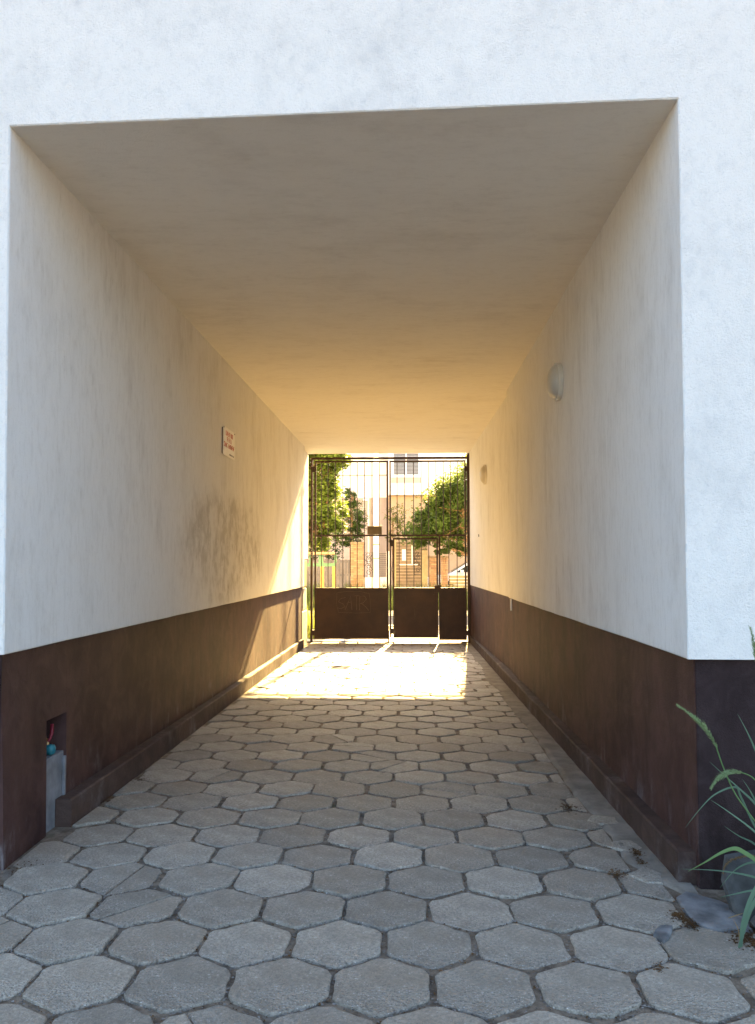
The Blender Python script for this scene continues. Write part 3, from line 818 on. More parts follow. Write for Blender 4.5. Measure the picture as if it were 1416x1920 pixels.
for z0, z1 in ((3.62, 3.654), (2.07, 2.104)): bx('rail', M['gate'], gr, -.3325, D0+.001, z0, 1.1945, D1-.001, z1)
bars(gr, (-.204, -.049, .139, .298, .45, .608, .76, .908, 1.058), 2.104, 3.62)
bx('stile', M['gate'], gr, .655, D0, -.075, .690, D1, 2.0695)
for z0, z1 in ((.957, 1.003), (-.075, -.04)): bx('rail', M['gate'], gr, .6905, D0+.001, z0, 1.1945, D1-.001, z1)
bars(gr, (.867, 1.036), 1.003, 2.07)
bx('panel', M['gate'], gr, .6905, G-.004, -.0395, 1.1945, G+.004, .9565)
bx('hinge', M['gate'], gr, -.3325, D0-.006, 1.86, -.292, D1, 1.99); bx('hinge', M['gate'], gr, -.3325, D0-.006, .05, -.292, D1, .17)
mb = MB()
mb.box(-.291, D0, -.03, -.262, D1, 2.035); mb.box(.608, D0, -.03, .641, D1, 2.035)
for z0, z1 in ((2.0, 2.034), (.957, 1.003), (-.03, .005)): mb.box(-.2615, D0+.001, z0, .6075, D1-.001, z1)
wk = mb.build('wicket_door', M['gate'], gr); wk['label'] = 'narrow wicket door inside the right leaf'
def kid(o, parent):   # parent a world built mesh under wk (whose own location already cancels gr)
    o.parent = parent; o.location = (0, 0, 0); return o
for x in (-.164, -.008, .139, .298, .45):
    kid(MB().tube([(x, G, 1.003), (x, G, 2.0)], .0085, 6).build('bar', M['gate']), wk)
kid(MB().box(-.2615, G-.004, .0055, .6075, G+.004, .9565).build('panel', M['gate']), wk)
kid(MB().box(.56, G-.035, .90, .70, G-.0205, 1.06).build('lock', M['gate'], bevel=.004), wk)
kid(MB().tube([(.60, G-.035, .86), (.60, G-.075, .86), (.56, G-.08, .86), (.53, G-.08, .855)], .008, 8).build('handle', M['gate']), wk)

# ------------------------------------------------------------------ street beyond
def leaves(mb, centre, rad, n, size, q_, clumps=26, shape=None, fill=.55):
    C = Vector(centre)
    cs = []
    for _ in range(clumps):
        while True:
            p = Vector((q_.uniform(-1, 1), q_.uniform(-1, 1), q_.uniform(-1, 1)))
            if fill < p.length < 1: break
        cs.append((Vector((p.x*rad[0], p.y*rad[1], p.z*rad[2])), q_.uniform(.12, .34)*min(rad)))
    for _ in range(n):
        c, r_ = q_.choice(cs)
        d = Vector((q_.gauss(0, 1), q_.gauss(0, 1), q_.gauss(0, .8)))*r_*.85
        p = C+c+d
        s = size*q_.uniform(.6, 1.25)
        nrm = Vector((q_.gauss(0, .7), q_.gauss(0, .7), 1)).normalized(); u = nrm.orthogonal().normalized()
        u = (u*math.cos(q_.uniform(0, 6.3))+nrm.cross(u)*math.sin(q_.uniform(0, 6.3))).normalized(); w = nrm.cross(u)
        b0 = len(mb.v)
        if shape == 'maple':
            for a, l in ((0, 1), (.45, .5), (.95, .85), (1.6, .42), (2.3, .6), (3.14, .35), (3.98, .6), (4.68, .42), (5.33, .85), (5.83, .5)):
                mb.v.append(tuple(p+(u*math.cos(a)+w*math.sin(a))*s*l-nrm*s*.18*l))
            mb.v.append(tuple(p)); k = b0+10
            for i in range(10): mb.f.append((k, b0+i, b0+(i+1) % 10))
        else:
            mb.v += [tuple(p-u*s), tuple(p+w*s*.5-nrm*s*.1), tuple(p+u*s), tuple(p-w*s*.5-nrm*s*.1)]
            mb.f += [(b0, b0+1, b0+2), (b0, b0+2, b0+3)]
def tree(name, base, h, tr, crowns, mat, label, cat, q_, lean=(0, 0), leafsize=.06, shape=None, n=6000, group=None, limbs=True):
    t = empty(name, base, label, cat, group); B = Vector(base)
    mb = MB(); top = B+Vector((lean[0], lean[1], h))
    pts = [B+(top-B)*k/6+Vector((.03*math.sin(k*2.1), .02*math.cos(k*1.7), 0))*(1 if k else 0) for k in range(7)]
    mb.tube(pts, [tr*1.25]+[tr*(1-.11*k) for k in range(1, 7)], 8)
    if limbs:
        for (c, r_) in crowns:
            C = Vector(c)
            for k in range(5):
                st = pts[q_.randrange(3, 7)]
                en = C+Vector((q_.uniform(-.7, .7)*r_[0], q_.uniform(-.7, .7)*r_[1], q_.uniform(-.2, .8)*r_[2]))
                mid = (st+en)/2+Vector((0, 0, -.08))
                mb.tube([st, mid, en], [tr*.5, tr*.3, tr*.08], 6)
    mb.build('trunk', M['bark'], t, smooth=True)
    mb = MB(); tv = sum(r_[0]*r_[2] for c, r_ in crowns)
    for c, r_ in crowns:
        leaves(mb, c, r_, int(n*r_[0]*r_[2]/tv), leafsize, q_, clumps=int(22+60*r_[0]*r_[2]/tv), shape=shape, fill=.25)
    mb.build('crown', mat, t, fix=False)
    return t
q1 = random.Random(21)
tree('maple_tree', (-2.46, 25, -.13), 4.6, .055,
     [((-2.7, 25.1, 4.9), (1.0, .9, .75)), ((-2.75, 25, 3.75), (.62, .7, .65)), ((-2.55, 25, 2.75), (.72, .7, .48)), ((-3.4, 25.2, 3.4), (.8, .9, 1.4)), ((-2.55, 25, 2.05), (.40, .5, .25)), ((-2.3, 25.3, 2.9), (.5, .5, .45)), ((-2.25, 25.2, 4.6), (.55, .6, .5)), ((-2.45, 25.1, 3.6), (.4, .6, .5))],
     M['maple'], 'young maple with large bright leaves behind the left gate leaf', 'tree', q1, lean=(.05, 0), leafsize=.085, shape='maple', n=19000)
tree('street_tree', (2.35, 29.2, .08), 3.2, .10,
     [((2.0, 29.2, 3.4), (1.3, 1.1, 1.1)), ((1.0, 29.0, 2.75), (.75, .7, .62)), ((2.9, 29.4, 4.2), (1.0, 1.0, .9)), ((1.55, 29.1, 2.05), (.75, .7, .30)), ((.45, 29, 2.45), (.55, .5, .45)), ((1.2, 29, 3.1), (.6, .6, .6))],
     M['lime'], 'broad small leaved tree behind the right gate leaf', 'tree', q1, leafsize=.06, n=36000)
tree('street_tree', (3.4, 26.2, -.13), 4.6, .08, [((2.55, 26.2, 5.2), (.9, .8, .75))], M['paleleaf'], 'yellowish tree crown at the top right corner of the gate', 'tree', q1, lean=(-.5, 0), leafsize=.065, n=3600)
tree('sapling', (-.55, 33.4, .15), 3.2, .03, [((-.42, 33.4, 3.3), (.38, .4, .5)), ((-.1, 33.4, 2.8), (.35, .35, .45)), ((-.55, 33.4, 2.5), (.25, .3, .3))], M['paleleaf'], 'thin pale sapling in front of the ochre wall', 'tree', q1, leafsize=.05, n=1100)
tree('conifer', (-2.2, 34.2, .15), 4.0, .05, [((-2.05, 34.2, 3.3), (.42, .45, .65)), ((-2.3, 34.2, 2.5), (.62, .5, .35)), ((-2.25, 34.2, 4.1), (.22, .25, .55))], M['lime'], 'dark green slender tree behind the brick pillar', 'tree', q1, leafsize=.045, n=7000)
tree('bush', (-3.2, 33.6, .15), 1.2, .04, [((-3.2, 33.6, 1.95), (.75, .5, .45)), ((-3.9, 33.7, 2.6), (.7, .6, 1.0))], M['darkleaf'], 'dark bush behind the pale green frame', 'bush', q1, leafsize=.05, n=3500)
# support stand near the maple
t = empty('timber_stand', (-2.3, 24, -.13), 'timber stand with yellow posts and a pale green frame beneath the maple', 'stand')
bx('crossbar', M['board'], t, -3.3, 23.9, 1.74, -2.0, 23.98, 1.81, bevel=.01)
for x in (-2.41, -2.08, -3.2): bx('post', M['yellow'], t, x, 23.99, -.15, x+.095, 24.07, 1.735 if x < -3 else 1.41, bevel=.008)
mb = MB(); mb.box(-3.3, 23.985, 1.41, -2.0, 23.989, 1.47); mb.box(-3.3, 23.991, 1.412, -2.0, 24.0, 1.50)
for x in (-3.3, -2.72, -2.46, -2.02): mb.box(x, 23.9895, 1.50, x+(.13 if x > -2.5 and x < -2.1 else .06), 24.02, 1.735)
mb.build('frame', M['greenp'], t)
# white street pole with straps
t = empty('street_pole', (-.85, 24, -.13), 'tall white street pole standing on the far pavement left of the gate centre', 'pole')
MB().tube([(-.85, 24, -.15), (-.85, 24, 3), (-.85, 24, 7.5)], [.085, .078, .062], 16).build('shaft', M['pole'], t, smooth=True)
for z in (2.0, 1.62): MB().tube([(-.85, 24, z), (-.85, 24, z+.03)], .09, 16).build('strap', M['yellow'], t)
# fence line at y=32
FYY = 32.0
def brick_pillar(x0, x1, ztop, label):
    t = empty('brick_pillar', ((x0+x1)/2, FYY+.2, .15), label, 'brick pillar', 'brick pillars of the fence across the road')
    w = x1-x0; i = .045
    bx('core', M['brick'], t, x0+i, FYY+i, .1, x1-i, FYY+w-i, ztop-.16)
    z = .15
    n = 5; hh = (ztop-.16-.15)/n
    for k in range(n+1):
        zz = .15+k*hh; zh = .10 if k else .25
        bx('brick_band', M['brick'], t, x0, FYY, zz-(.1 if k == 0 else 0), x1, FYY+w, zz+zh if k < n else zz+.06)
    for xs0, xs1 in ((x0, x0+.07), (x1-.07, x1)):
        for k in range(n): bx('brick_corner', M['brick'], t, xs0, FYY+.002, .15+k*hh+(.25 if k == 0 else .10)+.001, xs1, FYY+w-.002, .15+(k+1)*hh-.001)
    bx('capstone', M['board'], t, x0-.03, FYY-.03, ztop-.10+.0005, x1+.03, FYY+w+.03, ztop, bevel=.01)
brick_pillar(-2.083, -1.609, 2.27, 'tallest brick pillar, left of the white pole')
brick_pillar(.80, 1.12, 1.75, 'brick pillar seen through the right of the wicket door')
brick_pillar(1.25, 1.50, 1.75, 'brick pillar nearest the white car')
t = empty('board_gate', (-2.9, FYY, .15), 'grey board gate across the road left of the tallest brick pillar', 'gate')
for k in range(14):
    x = -3.75+k*.118; bx('board', M['greyboard'], t, x, FYY+.1, .2, x+.108, FYY+.13, 1.62-.01*(k % 3))
for z in (.45, 1.0, 1.5): bx('rail', M['greyboard'], t, -3.75, FYY+.131, z, -2.1, FYY+.17, z+.08)
def spiral(c, r0, turns, sgn=1, a0=0, n=26):
    return [(c[0]+r0*(1-k/n*.8)*math.cos(a0+sgn*turns*2*PI*k/n), c[1], c[2]+r0*(1-k/n*.8)*math.sin(a0+sgn*turns*2*PI*k/n)) for k in range(n+1)]
def scroll_panel(x0, x1, z0, z1, label):
    t = empty('iron_panel', ((x0+x1)/2, FYY+.1, z0), label, 'ironwork panel', 'scrolled iron panels of the fence across the road')
    y = FYY+.1
    MB().tube([(x0, y, z0), (x0, y, z1), (x1, y, z1), (x1, y, z0), (x0, y, z0)], .014, 6).build('border', M['iron'], t)
    cx = (x0+x1)/2; w = (x1-x0)/2; hh = z1-z0
    for (dz, s, a) in ((.2, 1, 0), (.45, -1, PI), (.72, 1, PI/2), (.9, -1, 0)):
        MB().tube(spiral((cx+(w*.1*s), y, z0+hh*dz), w*.75, 1.4, s, a), .011, 5).build('scroll', M['iron'], t)
    MB().tube([(x0, y, z0+hh*.75), (cx, y, z0+hh*.5), (x1, y, z0+hh*.3)], .012, 5).build('bar', M['iron'], t)
scroll_panel(-1.585, -1.26, .95, 1.88, 'scrolled iron panel between the tallest brick pillar and the white pole')
scroll_panel(.26, .54, 1.05, 1.92, 'scrolled iron panel on the slatted fence right of the gate centre')
t = empty('low_wall', (-1.2, FYY+.15, .15), 'low pale wall under the iron panel', 'wall')
bx('wall_body', M['facadeA'], t, -1.60, FYY+.04, .1, -.77, FYY+.26, .92); bx('coping', M['facadeA'], t, -1.60, FYY, .921, -.77, FYY+.3, .955)
t = empty('mesh_gate', (-.85, FYY, .96), 'narrow grid gate just right of the white pole', 'gate')
for k in range(7): bx('upright', M['iron'], t, -1.05+k*.045, FYY+.10, .96, -1.038+k*.045, FYY+.115, 1.86)
for k in range(12): bx('crosswire', M['iron'], t, -1.05, FYY+.1155, 1.0+k*.075, -.768, FYY+.125, 1.012+k*.075)
bx('post', M['facadeA'], t, -.766, FYY+.05, .1, -.66, FYY+.25, 1.92)
t = empty('slatted_fence', (.2, FYY, .15), 'tan fence of horizontal slats right of the gate centre', 'fence')
for k in range(17):
    z = .28+k*.118; bx('slat', M['slat'], t, -.455, FYY+.12, z, .76, FYY+.145, z+.098)
for x in (-.46, .60, .70): bx('post', M['post'], t, x-.055, FYY+.05, .1, x+.055, FYY+.118, 2.38 if x < 0 else 1.95)
bx('bottom_board', M['slat'], t, -.45, FYY+.11, .12, .76, FYY+.15, .27)
tag(bx('house_plaque', M['plaque'], None, -.19, FYY+.085, 1.575, -.045, FYY+.118, 1.99), 'blank white plaque on the slatted fence', 'plaque')
t = empty('white_pipe', (.19, FYY, 1.42), 'white pipe and rail fixed to the slatted fence', 'pipe')
bx('upright', M['white'], t, .168, FYY+.07, 1.46, .208, FYY+.118, 2.17); bx('rail', M['white'], t, -.29, FYY+.06, 1.405, .39, FYY+.1175, 1.44)
t = empty('slatted_fence', (2.6, FYY, .15), 'low slatted fence in front of the white car', 'fence')
for k in range(7):
    z = .22+k*.118; bx('slat', M['post'], t, 1.56, FYY+.12, z, 4.6, FYY+.145, z+.085)
for x in (2.3, 3.4, 4.5): bx('post', M['slat'], t, x, FYY+.146, .1, x+.08, FYY+.2, 1.05)
# verge grass and weeds
def blades(name, n, xr, yr, hmin, hmax, seed, mat):
    q_ = random.Random(seed); mb = MB()
    for _ in range(n):
        x = q_.uniform(*xr); y = q_.uniform(*yr); z = gz(y)-.01; h_ = q_.uniform(hmin, hmax)*(.6+.6*abs(mnoise.noise(Vector((x*1.7, y, 0)))+.3))
        a = q_.uniform(0, 6.28); w = .012; dx, dy = math.cos(a)*w, math.sin(a)*w; lx, ly = q_.gauss(0, .12)*h_, q_.gauss(0, .12)*h_
        b0 = len(mb.v); mb.v += [(x-dx, y-dy, z), (x+dx, y+dy, z), (x+dx*.7+lx, y+dy*.7+ly, z+h_*.6), (x-dx*.7+lx, y-dy*.7+ly, z+h_*.6), (x+2.2*lx, y+2.2*ly, z+h_)]
        mb.f += [(b0, b0+1, b0+2, b0+3), (b0+3, b0+2, b0+4)]
    o = link(name, mesh(name, mb.v, mb.f), mat); tag(o, kind='stuff'); return o
tag(blades('verge_grass', 16000, (-6, 6), (27.2, 31.9), .25, .75, 2, M['grass']), 'sunlit grass and weeds along the far side of the road', 'grass')
tag(blades('pavement_weeds', 500, (-2.3, -1.75), (18.5, 20.5), .3, .9, 9, M['paleleaf']), 'bright weeds outside the gate by its left post', 'weeds')
# house across the road
HB = empty('house', (0, 44, .15), 'pale house across the road with a blinded upper window', 'house')
HY = 42.0
# right wing, with a window opening (-.72..0.65 x 5.70..7.35)
wx0, wx1, wz0, wz1 = -.70, .64, 5.70, 7.35
mb = MB(); mb.box(-.90, HY, 4.75, wx0, HY+.3, 9.5); mb.box(wx1, HY, 4.75, 12, HY+.3, 9.5); mb.box(wx0, HY, 4.75, wx1, HY+.3, wz0); mb.box(wx0, HY, wz1, wx1, HY+.3, 9.5)
mb.build('upper_wall', M['facadeA'], HB)
mb = MB(); mb.box(-.90, HY+.06, .1, 12, HY+.3, 4.749); mb.build('lower_wall', M['facadeC'], HB)
mb = MB(); mb.box(-9, HY+1.5, .1, -.901, HY+1.8, 4.70); mb.build('lower_wall', M['facadeB'], HB)
mb = MB(); mb.box(-9, HY+1.5, 4.701, -.901, HY+1.8, 9.5); mb.build('upper_wall', M['facadeA'], HB)
bx('moulding', M['facadeB'], HB, -9, HY+1.43, 4.66, -.905, HY+1.499, 4.76); bx('moulding', M['facadeB'], HB, -9, HY+1.44, 5.86, -.905, HY+1.499, 5.92)
mb = MB(); mb.box(-9.1, HY-.1, 9.501, 12.1, HY+9, 9.9); mb.build('roof', M['facadeC'], HB)
for c_ in ((11.7, HY+.301, .1, 12, HY+8.8, 9.5), (-9, HY+1.801, .1, -8.7, HY+8.8, 9.5), (-8.69, HY+8.5, .1, 11.69, HY+8.8, 9.5)): bx('outer_wall', M['facadeA'], HB, *c_)
mb = MB(); mb.box(-.89, HY-.35, 4.76, 4.2, HY-.001, 4.95); mb.build('balcony', M['facadeA'], HB)
win = MB()
for a, b_, c, d in ((wx0, wz0, wx0+.07, wz1), (wx1-.07, wz0, wx1, wz1), (wx0+.07, wz0, wx1-.07, wz0+.07), (wx0+.07, wz1-.07, wx1-.07, wz1), (-.06, wz0+.07, .0, wz1-.07)):
    win.box(a, HY+.06, b_, c, HY+.14, d)
wo = win.build('window', M['white'], HB)
def slatrow(x0, x1):
    mb = MB()
    for k in range(22):
        z = wz0+.08+k*.067; mb.v += [(x0, HY+.09, z), (x1, HY+.09, z), (x1, HY+.125, z+.052), (x0, HY+.125, z+.052)]; b0 = len(mb.v)-4; mb.f.append((b0, b0+1, b0+2, b0+3))
    o = mb.build('blind', M['blind'], None, fix=False); o.parent = wo; return o
slatrow(wx0+.075, -.065); slatrow(.005, wx1-.075)
o = MB().box(wx0+.07, HY+.141, wz0+.07, wx1-.07, HY+.15, wz1-.07).build('pane', M['glass']); o.parent = wo
bx('window_sill', M['facadeA'], HB, wx0-.06, HY-.08, wz0-.07, wx1+.06, HY-.001, wz0-.002)
bx('sill_band', M['facadeB'], HB, wx0-.06, HY-.03, wz0-.34, wx1+.04, HY-.001, wz0-.072)  # pink band just below the sill
MB().tube([(-1.93, HY+1.4, .1), (-1.93, HY+1.4, 4.72)], .05, 10).build('downpipe', M['white'], HB)
bx('pipe_box', M['white'], HB, -2.2, HY+1.3, 4.60, -1.95, HY+1.42, 4.7)

# white car behind the low fence ------------------------------------
def car(loc, label):
    t = empty('parked_car', loc, label, 'car')
    L, Wd = 4.1, 1.72
    def loft(prof, y0, y1, tumble, name, mat, zsplit=None):
        mb = MB(); k = len(prof); mb_ys = [(y0, 1), (y0+.06, 0), (y1-.06, 0), (y1, 1)]
        for (y, e) in mb_ys:
            for (x, z) in prof:
                tt = max(0, (z-.85))*tumble
                yy = y+(tt if y < 0 else -tt)
                mb.v.append((x*(1-.012*e), yy, z-(.02*e if z > .4 else 0)))
        for j in range(3):
            for i in range(k):
                a = j*k+i; b_ = j*k+(i+1) % k; mb.f.append((a, b_, b_+k, a+k))
        mb.f.append(tuple(range(k))); mb.f.append(tuple(3*k+i for i in range(k)))
        return mb.build(name, mat, t, local=True, smooth=False)
    def arch(cx, r=.36, n=8): return [(cx+r*math.cos(a), .30+r*math.sin(a)) for a in [i*PI/n for i in range(n+1)]]
    lower = [(2.02, .22), (2.04, .62), (2.0, .86), (1.85, .94), (.0, .95), (-1.05, .93), (-1.75, .80), (-2.0, .66), (-2.05, .45), (-2.03, .22)]
    lower += arch(-1.28)[::-1] + arch(1.30)[::-1]
    loft(lower, -Wd/2, Wd/2, 0, 'body', M['carw'])
    loft([(-1.06, .94), (-.35, 1.37), (.1, 1.455), (1.1, 1.43), (1.62, 1.22), (1.88, .93), (1.8, .92)], -Wd/2+.05, Wd/2-.05, .28, 'cabin', M['carw'])
    for sgn in (-1, 1):
        y = sgn*(Wd/2-.028)
        def win_(pts):
            mb = MB(); n = len(pts)
            for off in (0, .012):
                for x, z in pts: mb.v.append((x, (abs(y)+off-(z-.85)*.28)*sgn, z))
            mb.f += [tuple(range(n)), tuple(range(n, 2*n))]+[(i, (i+1) % n, n+(i+1) % n, n+i) for i in range(n)]
            mb.build('side_window', M['glass'], t, local=True)
        win_([(-.86, .97), (-.30, 1.31), (.14, 1.38), (.16, .97)]); win_([(.23, .97), (.21, 1.38), (.95, 1.36), (1.05, .97)]); win_([(1.12, .97), (1.03, 1.35), (1.40, 1.22), (1.62, .99)])
        for x in (-1.28, 1.30):
            w = MB().lathe([(.20, -.10), (.31, -.10), (.325, -.07), (.325, .07), (.31, .10), (.20, .10)], (x, sgn*(Wd/2-.11), .30), 'Y', sgn, 24).build('wheel', M['tyre'], t, local=True)
            r_ = MB().lathe([(.19, .0), (.20, .105), (.06, .09), (.05, .11), (.01, .11)], (x, sgn*(Wd/2-.11), .30), 'Y', sgn, 16).build('rim', M['rim']); r_.parent = w
        bx2 = MB().box(-.72, sgn*(Wd/2+.02) if sgn > 0 else -(Wd/2+.18), .93, -.58, sgn*(Wd/2+.18) if sgn > 0 else -(Wd/2+.02), 1.06); bx2.build('mirror', M['carw'], t, local=True, bevel=.02)
        MB().box(.02, min(sgn*(Wd/2+.001), sgn*(Wd/2+.018)), .76, .16, max(sgn*(Wd/2+.001), sgn*(Wd/2+.018)), .79).build('handle', M['trim'], t, local=True)
        MB().box(-1.98, min(sgn*.50, sgn*.80), .62, -1.80, max(sgn*.50, sgn*.80), .755).build('headlight', M['lampw'], t, local=True, bevel=.02)
        MB().box(1.93, min(sgn*.55, sgn*.80), .66, 2.046, max(sgn*.55, sgn*.80), .84).build('tail_light', M['lampred'], t, local=True, bevel=.01)
    mb = MB(); mb.v += [(-1.03, -.66, .975), (-1.03, .66, .975), (-.37, .56, 1.368), (-.37, -.56, 1.368)]
    mb.v += [(v[0]-.02, v[1], v[2]+.012) for v in mb.v[:4]]; mb.f += [(0, 1, 2, 3), (4, 5, 6, 7), (0, 1, 5, 4), (1, 2, 6, 5), (2, 3, 7, 6), (3, 0, 4, 7)]
    mb.build('windscreen', M['glass'], t, local=True)
    return t
car((2.80, 35.0, .15), 'white hatchback parked across the road behind the right post of the gate')

# ------------------------------------------------------------------ plant and stones at the right corner
GR = [
('stalk', [(1.446, 3.72, 0.465), (1.369, 3.72, 0.574), (1.321, 3.72, 0.684), (1.290, 3.72, 0.78)]),
('head', [(1.297, 3.72, 0.767), (1.248, 3.72, 0.849), (1.196, 3.72, 0.899), (1.135, 3.72, 0.943)]),
('stalk', [(1.442, 3.7, 0.641), (1.386, 3.7, 0.671)]),
('head', [(1.39, 3.7, 0.671), (1.338, 3.7, 0.671), (1.287, 3.7, 0.64), (1.26, 3.7, 0.605)]),
('b', [(1.459, 3.75, 0.529), (1.403, 3.75, 0.584), (1.338, 3.75, 0.643), (1.273, 3.75, 0.703)]),
('b', [(1.429, 3.68, 0.434), (1.331, 3.68, 0.509), (1.252, 3.68, 0.562)]),
('b', [(1.468, 3.78, 0.426), (1.413, 3.78, 0.547), (1.388, 3.78, 0.59), (1.302, 3.78, 0.558), (1.233, 3.78, 0.49), (1.176, 3.78, 0.419)]),
('w', [(1.418, 3.66, 0.329), (1.374, 3.66, 0.358), (1.335, 3.66, 0.373), (1.277, 3.66, 0.353), (1.211, 3.66, 0.314), (1.145, 3.66, 0.279)]),
('b', [(1.432, 3.7, 0.244), (1.289, 3.7, 0.269), (1.125, 3.7, 0.275)]),
('b', [(1.474, 3.8, 0.346), (1.406, 3.8, 0.381), (1.344, 3.8, 0.423)]),
('b', [(1.441, 3.72, 0.298), (1.362, 3.72, 0.269), (1.294, 3.72, 0.192)]),
('b', [(1.43, 3.7, 0.19), (1.352, 3.7, 0.177), (1.286, 3.7, 0.161)]),
('w', [(1.331, 3.6, 0.007), (1.337, 3.6, 0.08), (1.361, 3.6, 0.164), (1.392, 3.6, 0.231), (1.45, 3.6, .33), (1.54, 3.58, .36)]),
('w', [(1.323, 3.6, 0.001), (1.355, 3.6, 0.112), (1.391, 3.6, 0.185), (1.45, 3.6, .24), (1.55, 3.55, .25)]),
('straw', [(1.323, 3.6, -0.003), (1.322, 3.6, 0.07), (1.298, 3.6, 0.121)]),
('straw', [(1.283, 3.6, 0.119), (1.345, 3.6, 0.139)]),
('head', [(1.471, 3.7, 1.085), (1.456, 3.7, 1.185), (1.439, 3.7, 1.271)]),
('b', [(1.465, 3.75, 0.755), (1.431, 3.75, 0.833), (1.395, 3.75, 0.904)]),
('b', [(1.463, 3.76, 0.542), (1.44, 3.76, 0.586), (1.414, 3.76, 0.626)]),
('brown', [(1.465, 3.78, 0.306), (1.396, 3.78, 0.297), (1.344, 3.78, 0.27), (1.33, 3.78, 0.232)]),
]
PB = Vector((1.56, 3.68, 0))
gp = empty('grass_plant', PB, 'tall blue green grass clump with drooping seed heads at the right corner', 'plant')
def smooth_pts(P, n=5):
    P = [Vector(p) for p in P]; out = []
    for i in range(len(P)-1):
        p0 = P[max(i-1, 0)]; p1 = P[i]; p2 = P[i+1]; p3 = P[min(i+2, len(P)-1)]
        for k in range(n):
            t_ = k/n; out.append(.5*((2*p1)+(-p0+p2)*t_+(2*p0-5*p1+4*p2-p3)*t_*t_+(-p0+3*p1-3*p2+p3)*t_**3))
    return out+[P[-1]]
def blade(P, w, mat, name='blade'):
    pts = smooth_pts(P); n = len(pts); mb = MB()
    for i, p in enumerate(pts):
        d = (pts[min(i+1, n-1)]-pts[max(i-1, 0)]).normalized(); t_ = i/(n-1)
        side = d.cross(Vector((.15, -1, .35))).normalized(); nr = side.cross(d).normalized()
        ww = w*min(1, (1-t_)*2.2+.04)*(.65+.35*min(1, t_*4))
        mb.v += [tuple(p-side*ww), tuple(p+nr*ww*.35), tuple(p+side*ww)]
    for i in range(n-1):
        a = i*3; mb.f += [(a, a+1, a+4, a+3), (a+1, a+2, a+5, a+4)]
    return mb.build(name, mat, gp, smooth=True, fix=False)
def root(P):           # carry a blade that leaves the picture down to the clump
    e = Vector(P[0]); d = (Vector(P[0])-Vector(P[1])).normalized()
    m1 = e+d*.05; m1 = m1.lerp(Vector((PB.x, PB.y, max(.05, e.z*.6))), .35)
    return [(PB.x+R.uniform(-.03, .03), PB.y+R.uniform(-.03, .03), 0), tuple(Vector((PB.x, PB.y, e.z*.45))), tuple(m1)]+list(P)
def seedhead(P, mat, L=.0145, awn=.022, dens=1.0):
    pts = smooth_pts(P, 9); mb = MB(); q_ = random.Random(int(P[0][2]*1000)); n = len(pts)
    mb.tube(pts, .0014, 5)
    for i, p in enumerate(pts[:-1]):
        t_ = i/(n-1); d = (pts[i+1]-p).normalized(); env = (.55+.9*math.sin(min(1, t_*1.15+.12)*PI))*.75
        o1 = d.orthogonal().normalized(); o2 = d.cross(o1)
        for k in range(int(10*dens)):
            a = q_.uniform(0, 6.28); r_ = (o1*math.cos(a)+o2*math.sin(a)); q0 = p+(pts[i+1]-p)*q_.random()
            ax = (d*1.0+r_*.62).normalized(); l = L*env*q_.uniform(.8, 1.2); w = l*.24; s2 = ax.cross(r_).normalized()
            b0 = len(mb.v); tip = q0+ax*l+r_*.002
            mb.v += [tuple(q0), tuple(q0+ax*l*.45+s2*w), tuple(q0+ax*l*.45+r_*w*1.4), tuple(q0+ax*l*.45-s2*w), tuple(tip), tuple(tip+(ax+d).normalized()*awn*env*q_.uniform(.5, 1.1))]
            mb.f += [(b0, b0+1, b0+2), (b0, b0+2, b0+3), (b0+1, b0+4, b0+2), (b0+2, b0+4, b0+3), (b0+2, b0+5, b0+4)]
    return mb.build('seed_head', mat, gp, fix=False)
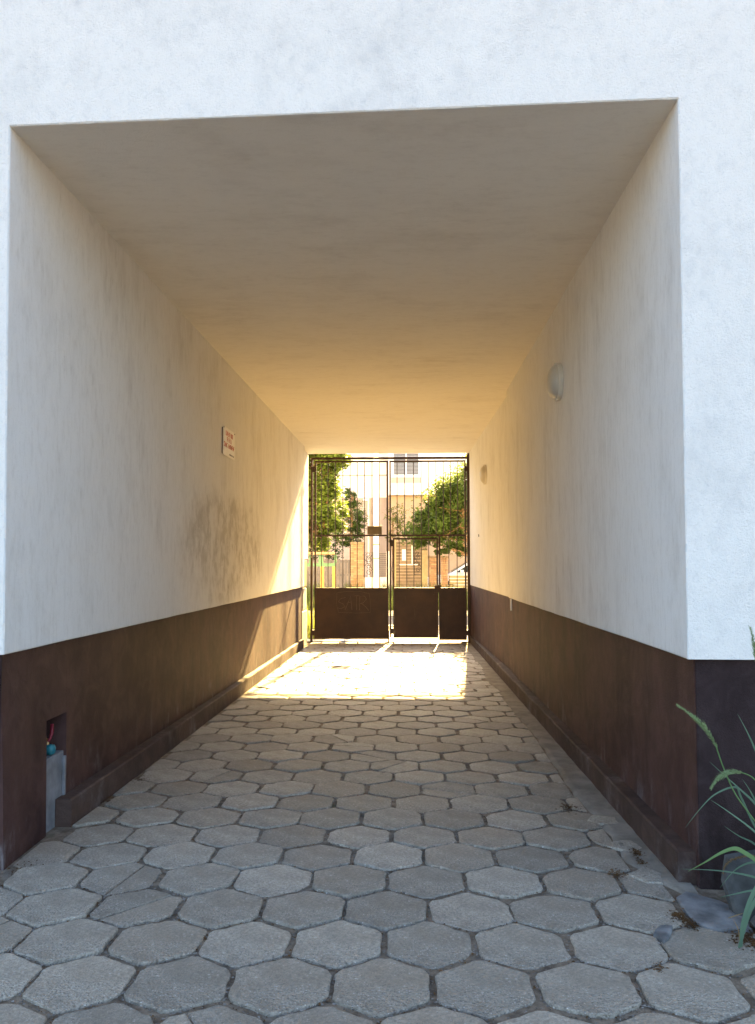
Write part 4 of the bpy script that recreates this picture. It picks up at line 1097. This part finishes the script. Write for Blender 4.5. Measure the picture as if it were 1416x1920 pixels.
for k, P in GR:
    if k == 'head': seedhead(P, M['seed'])
    elif k == 'brown': seedhead(P, M['straw'], .008, .012, .6); blade(root(P[:2]), .0015, M['straw'], 'stalk')
    elif k == 'stalk': 
        pts = smooth_pts(root(P)); MB().tube(pts, .0026, 6).build('stalk', M['blade2'], gp, smooth=True)
    elif k == 'straw': blade(P, .0018, M['straw'])
    elif k == 'w': blade(P if P[0][2] < .05 else root(P), .0090, M['blade2'] if P[0][2] > .3 else M['grassblade'])
    else: blade(root(P), .0050, M['grassblade'])
MB().tube(smooth_pts(root([(1.471, 3.7, 1.085), (1.456, 3.7, 1.185)])), .0026, 6).build('stalk', M['blade2'], gp)
for k in range(34):     # the rest of the clump, to the right of the frame
    a = R.uniform(-1.0, 2.2); l = R.uniform(.4, .95)
    x = PB.x+R.uniform(-.05, .09); y = PB.y+R.uniform(-.07, .07); o_ = l*R.uniform(.25, .7)
    blade([(x, y, 0), (x+math.cos(a)*o_*.25, y-math.sin(a)*o_*.15, l*.5), (x+abs(math.cos(a))*o_*.6, y-math.sin(a)*o_*.3, l*.85), (x+abs(math.cos(a))*o_, y-math.sin(a)*o_*.5, l*.8)], R.uniform(.004, .007), M['grassblade'])
def boulder(name, pts, y0, y1, label, seed):
    """leaning slab: outline in x-z, thickness in y"""
    mb = MB(); k = len(pts); q_ = random.Random(seed); cx = sum(p[0] for p in pts)/k; cz = sum(p[1] for p in pts)/k
    for yy, sc in ((y0, .86), (y0+.02, 1), (y1-.02, 1), (y1, .9)):
        for x, z in pts: mb.v.append((cx+(x-cx)*sc+q_.uniform(-.004, .004), yy+q_.uniform(-.006, .006)+(z-cz)*.25, cz+(z-cz)*sc))
    for j in range(3):
        for i in range(k): a = j*k+i; b_ = j*k+(i+1) % k; mb.f.append((a, b_, b_+k, a+k))
    mb.f.append(tuple(range(k))); mb.f.append(tuple(3*k+i for i in range(k)))
    return tag(mb.build(name, M['slateD']), label, 'stone')
boulder('slate_stone', [(1.43, -.03), (1.395, .125), (1.425, .225), (1.70, .27), (1.80, .10), (1.78, -.03)], 3.93, 4.02, 'grey slate stone leaning against the plinth behind the grass', 3)
boulder('slate_stone', [(1.475, -.03), (1.45, .02), (1.53, .09), (1.70, .075), (1.74, -.03)], 3.72, 3.84, 'low dark slate stone at the foot of the grass clump', 4)
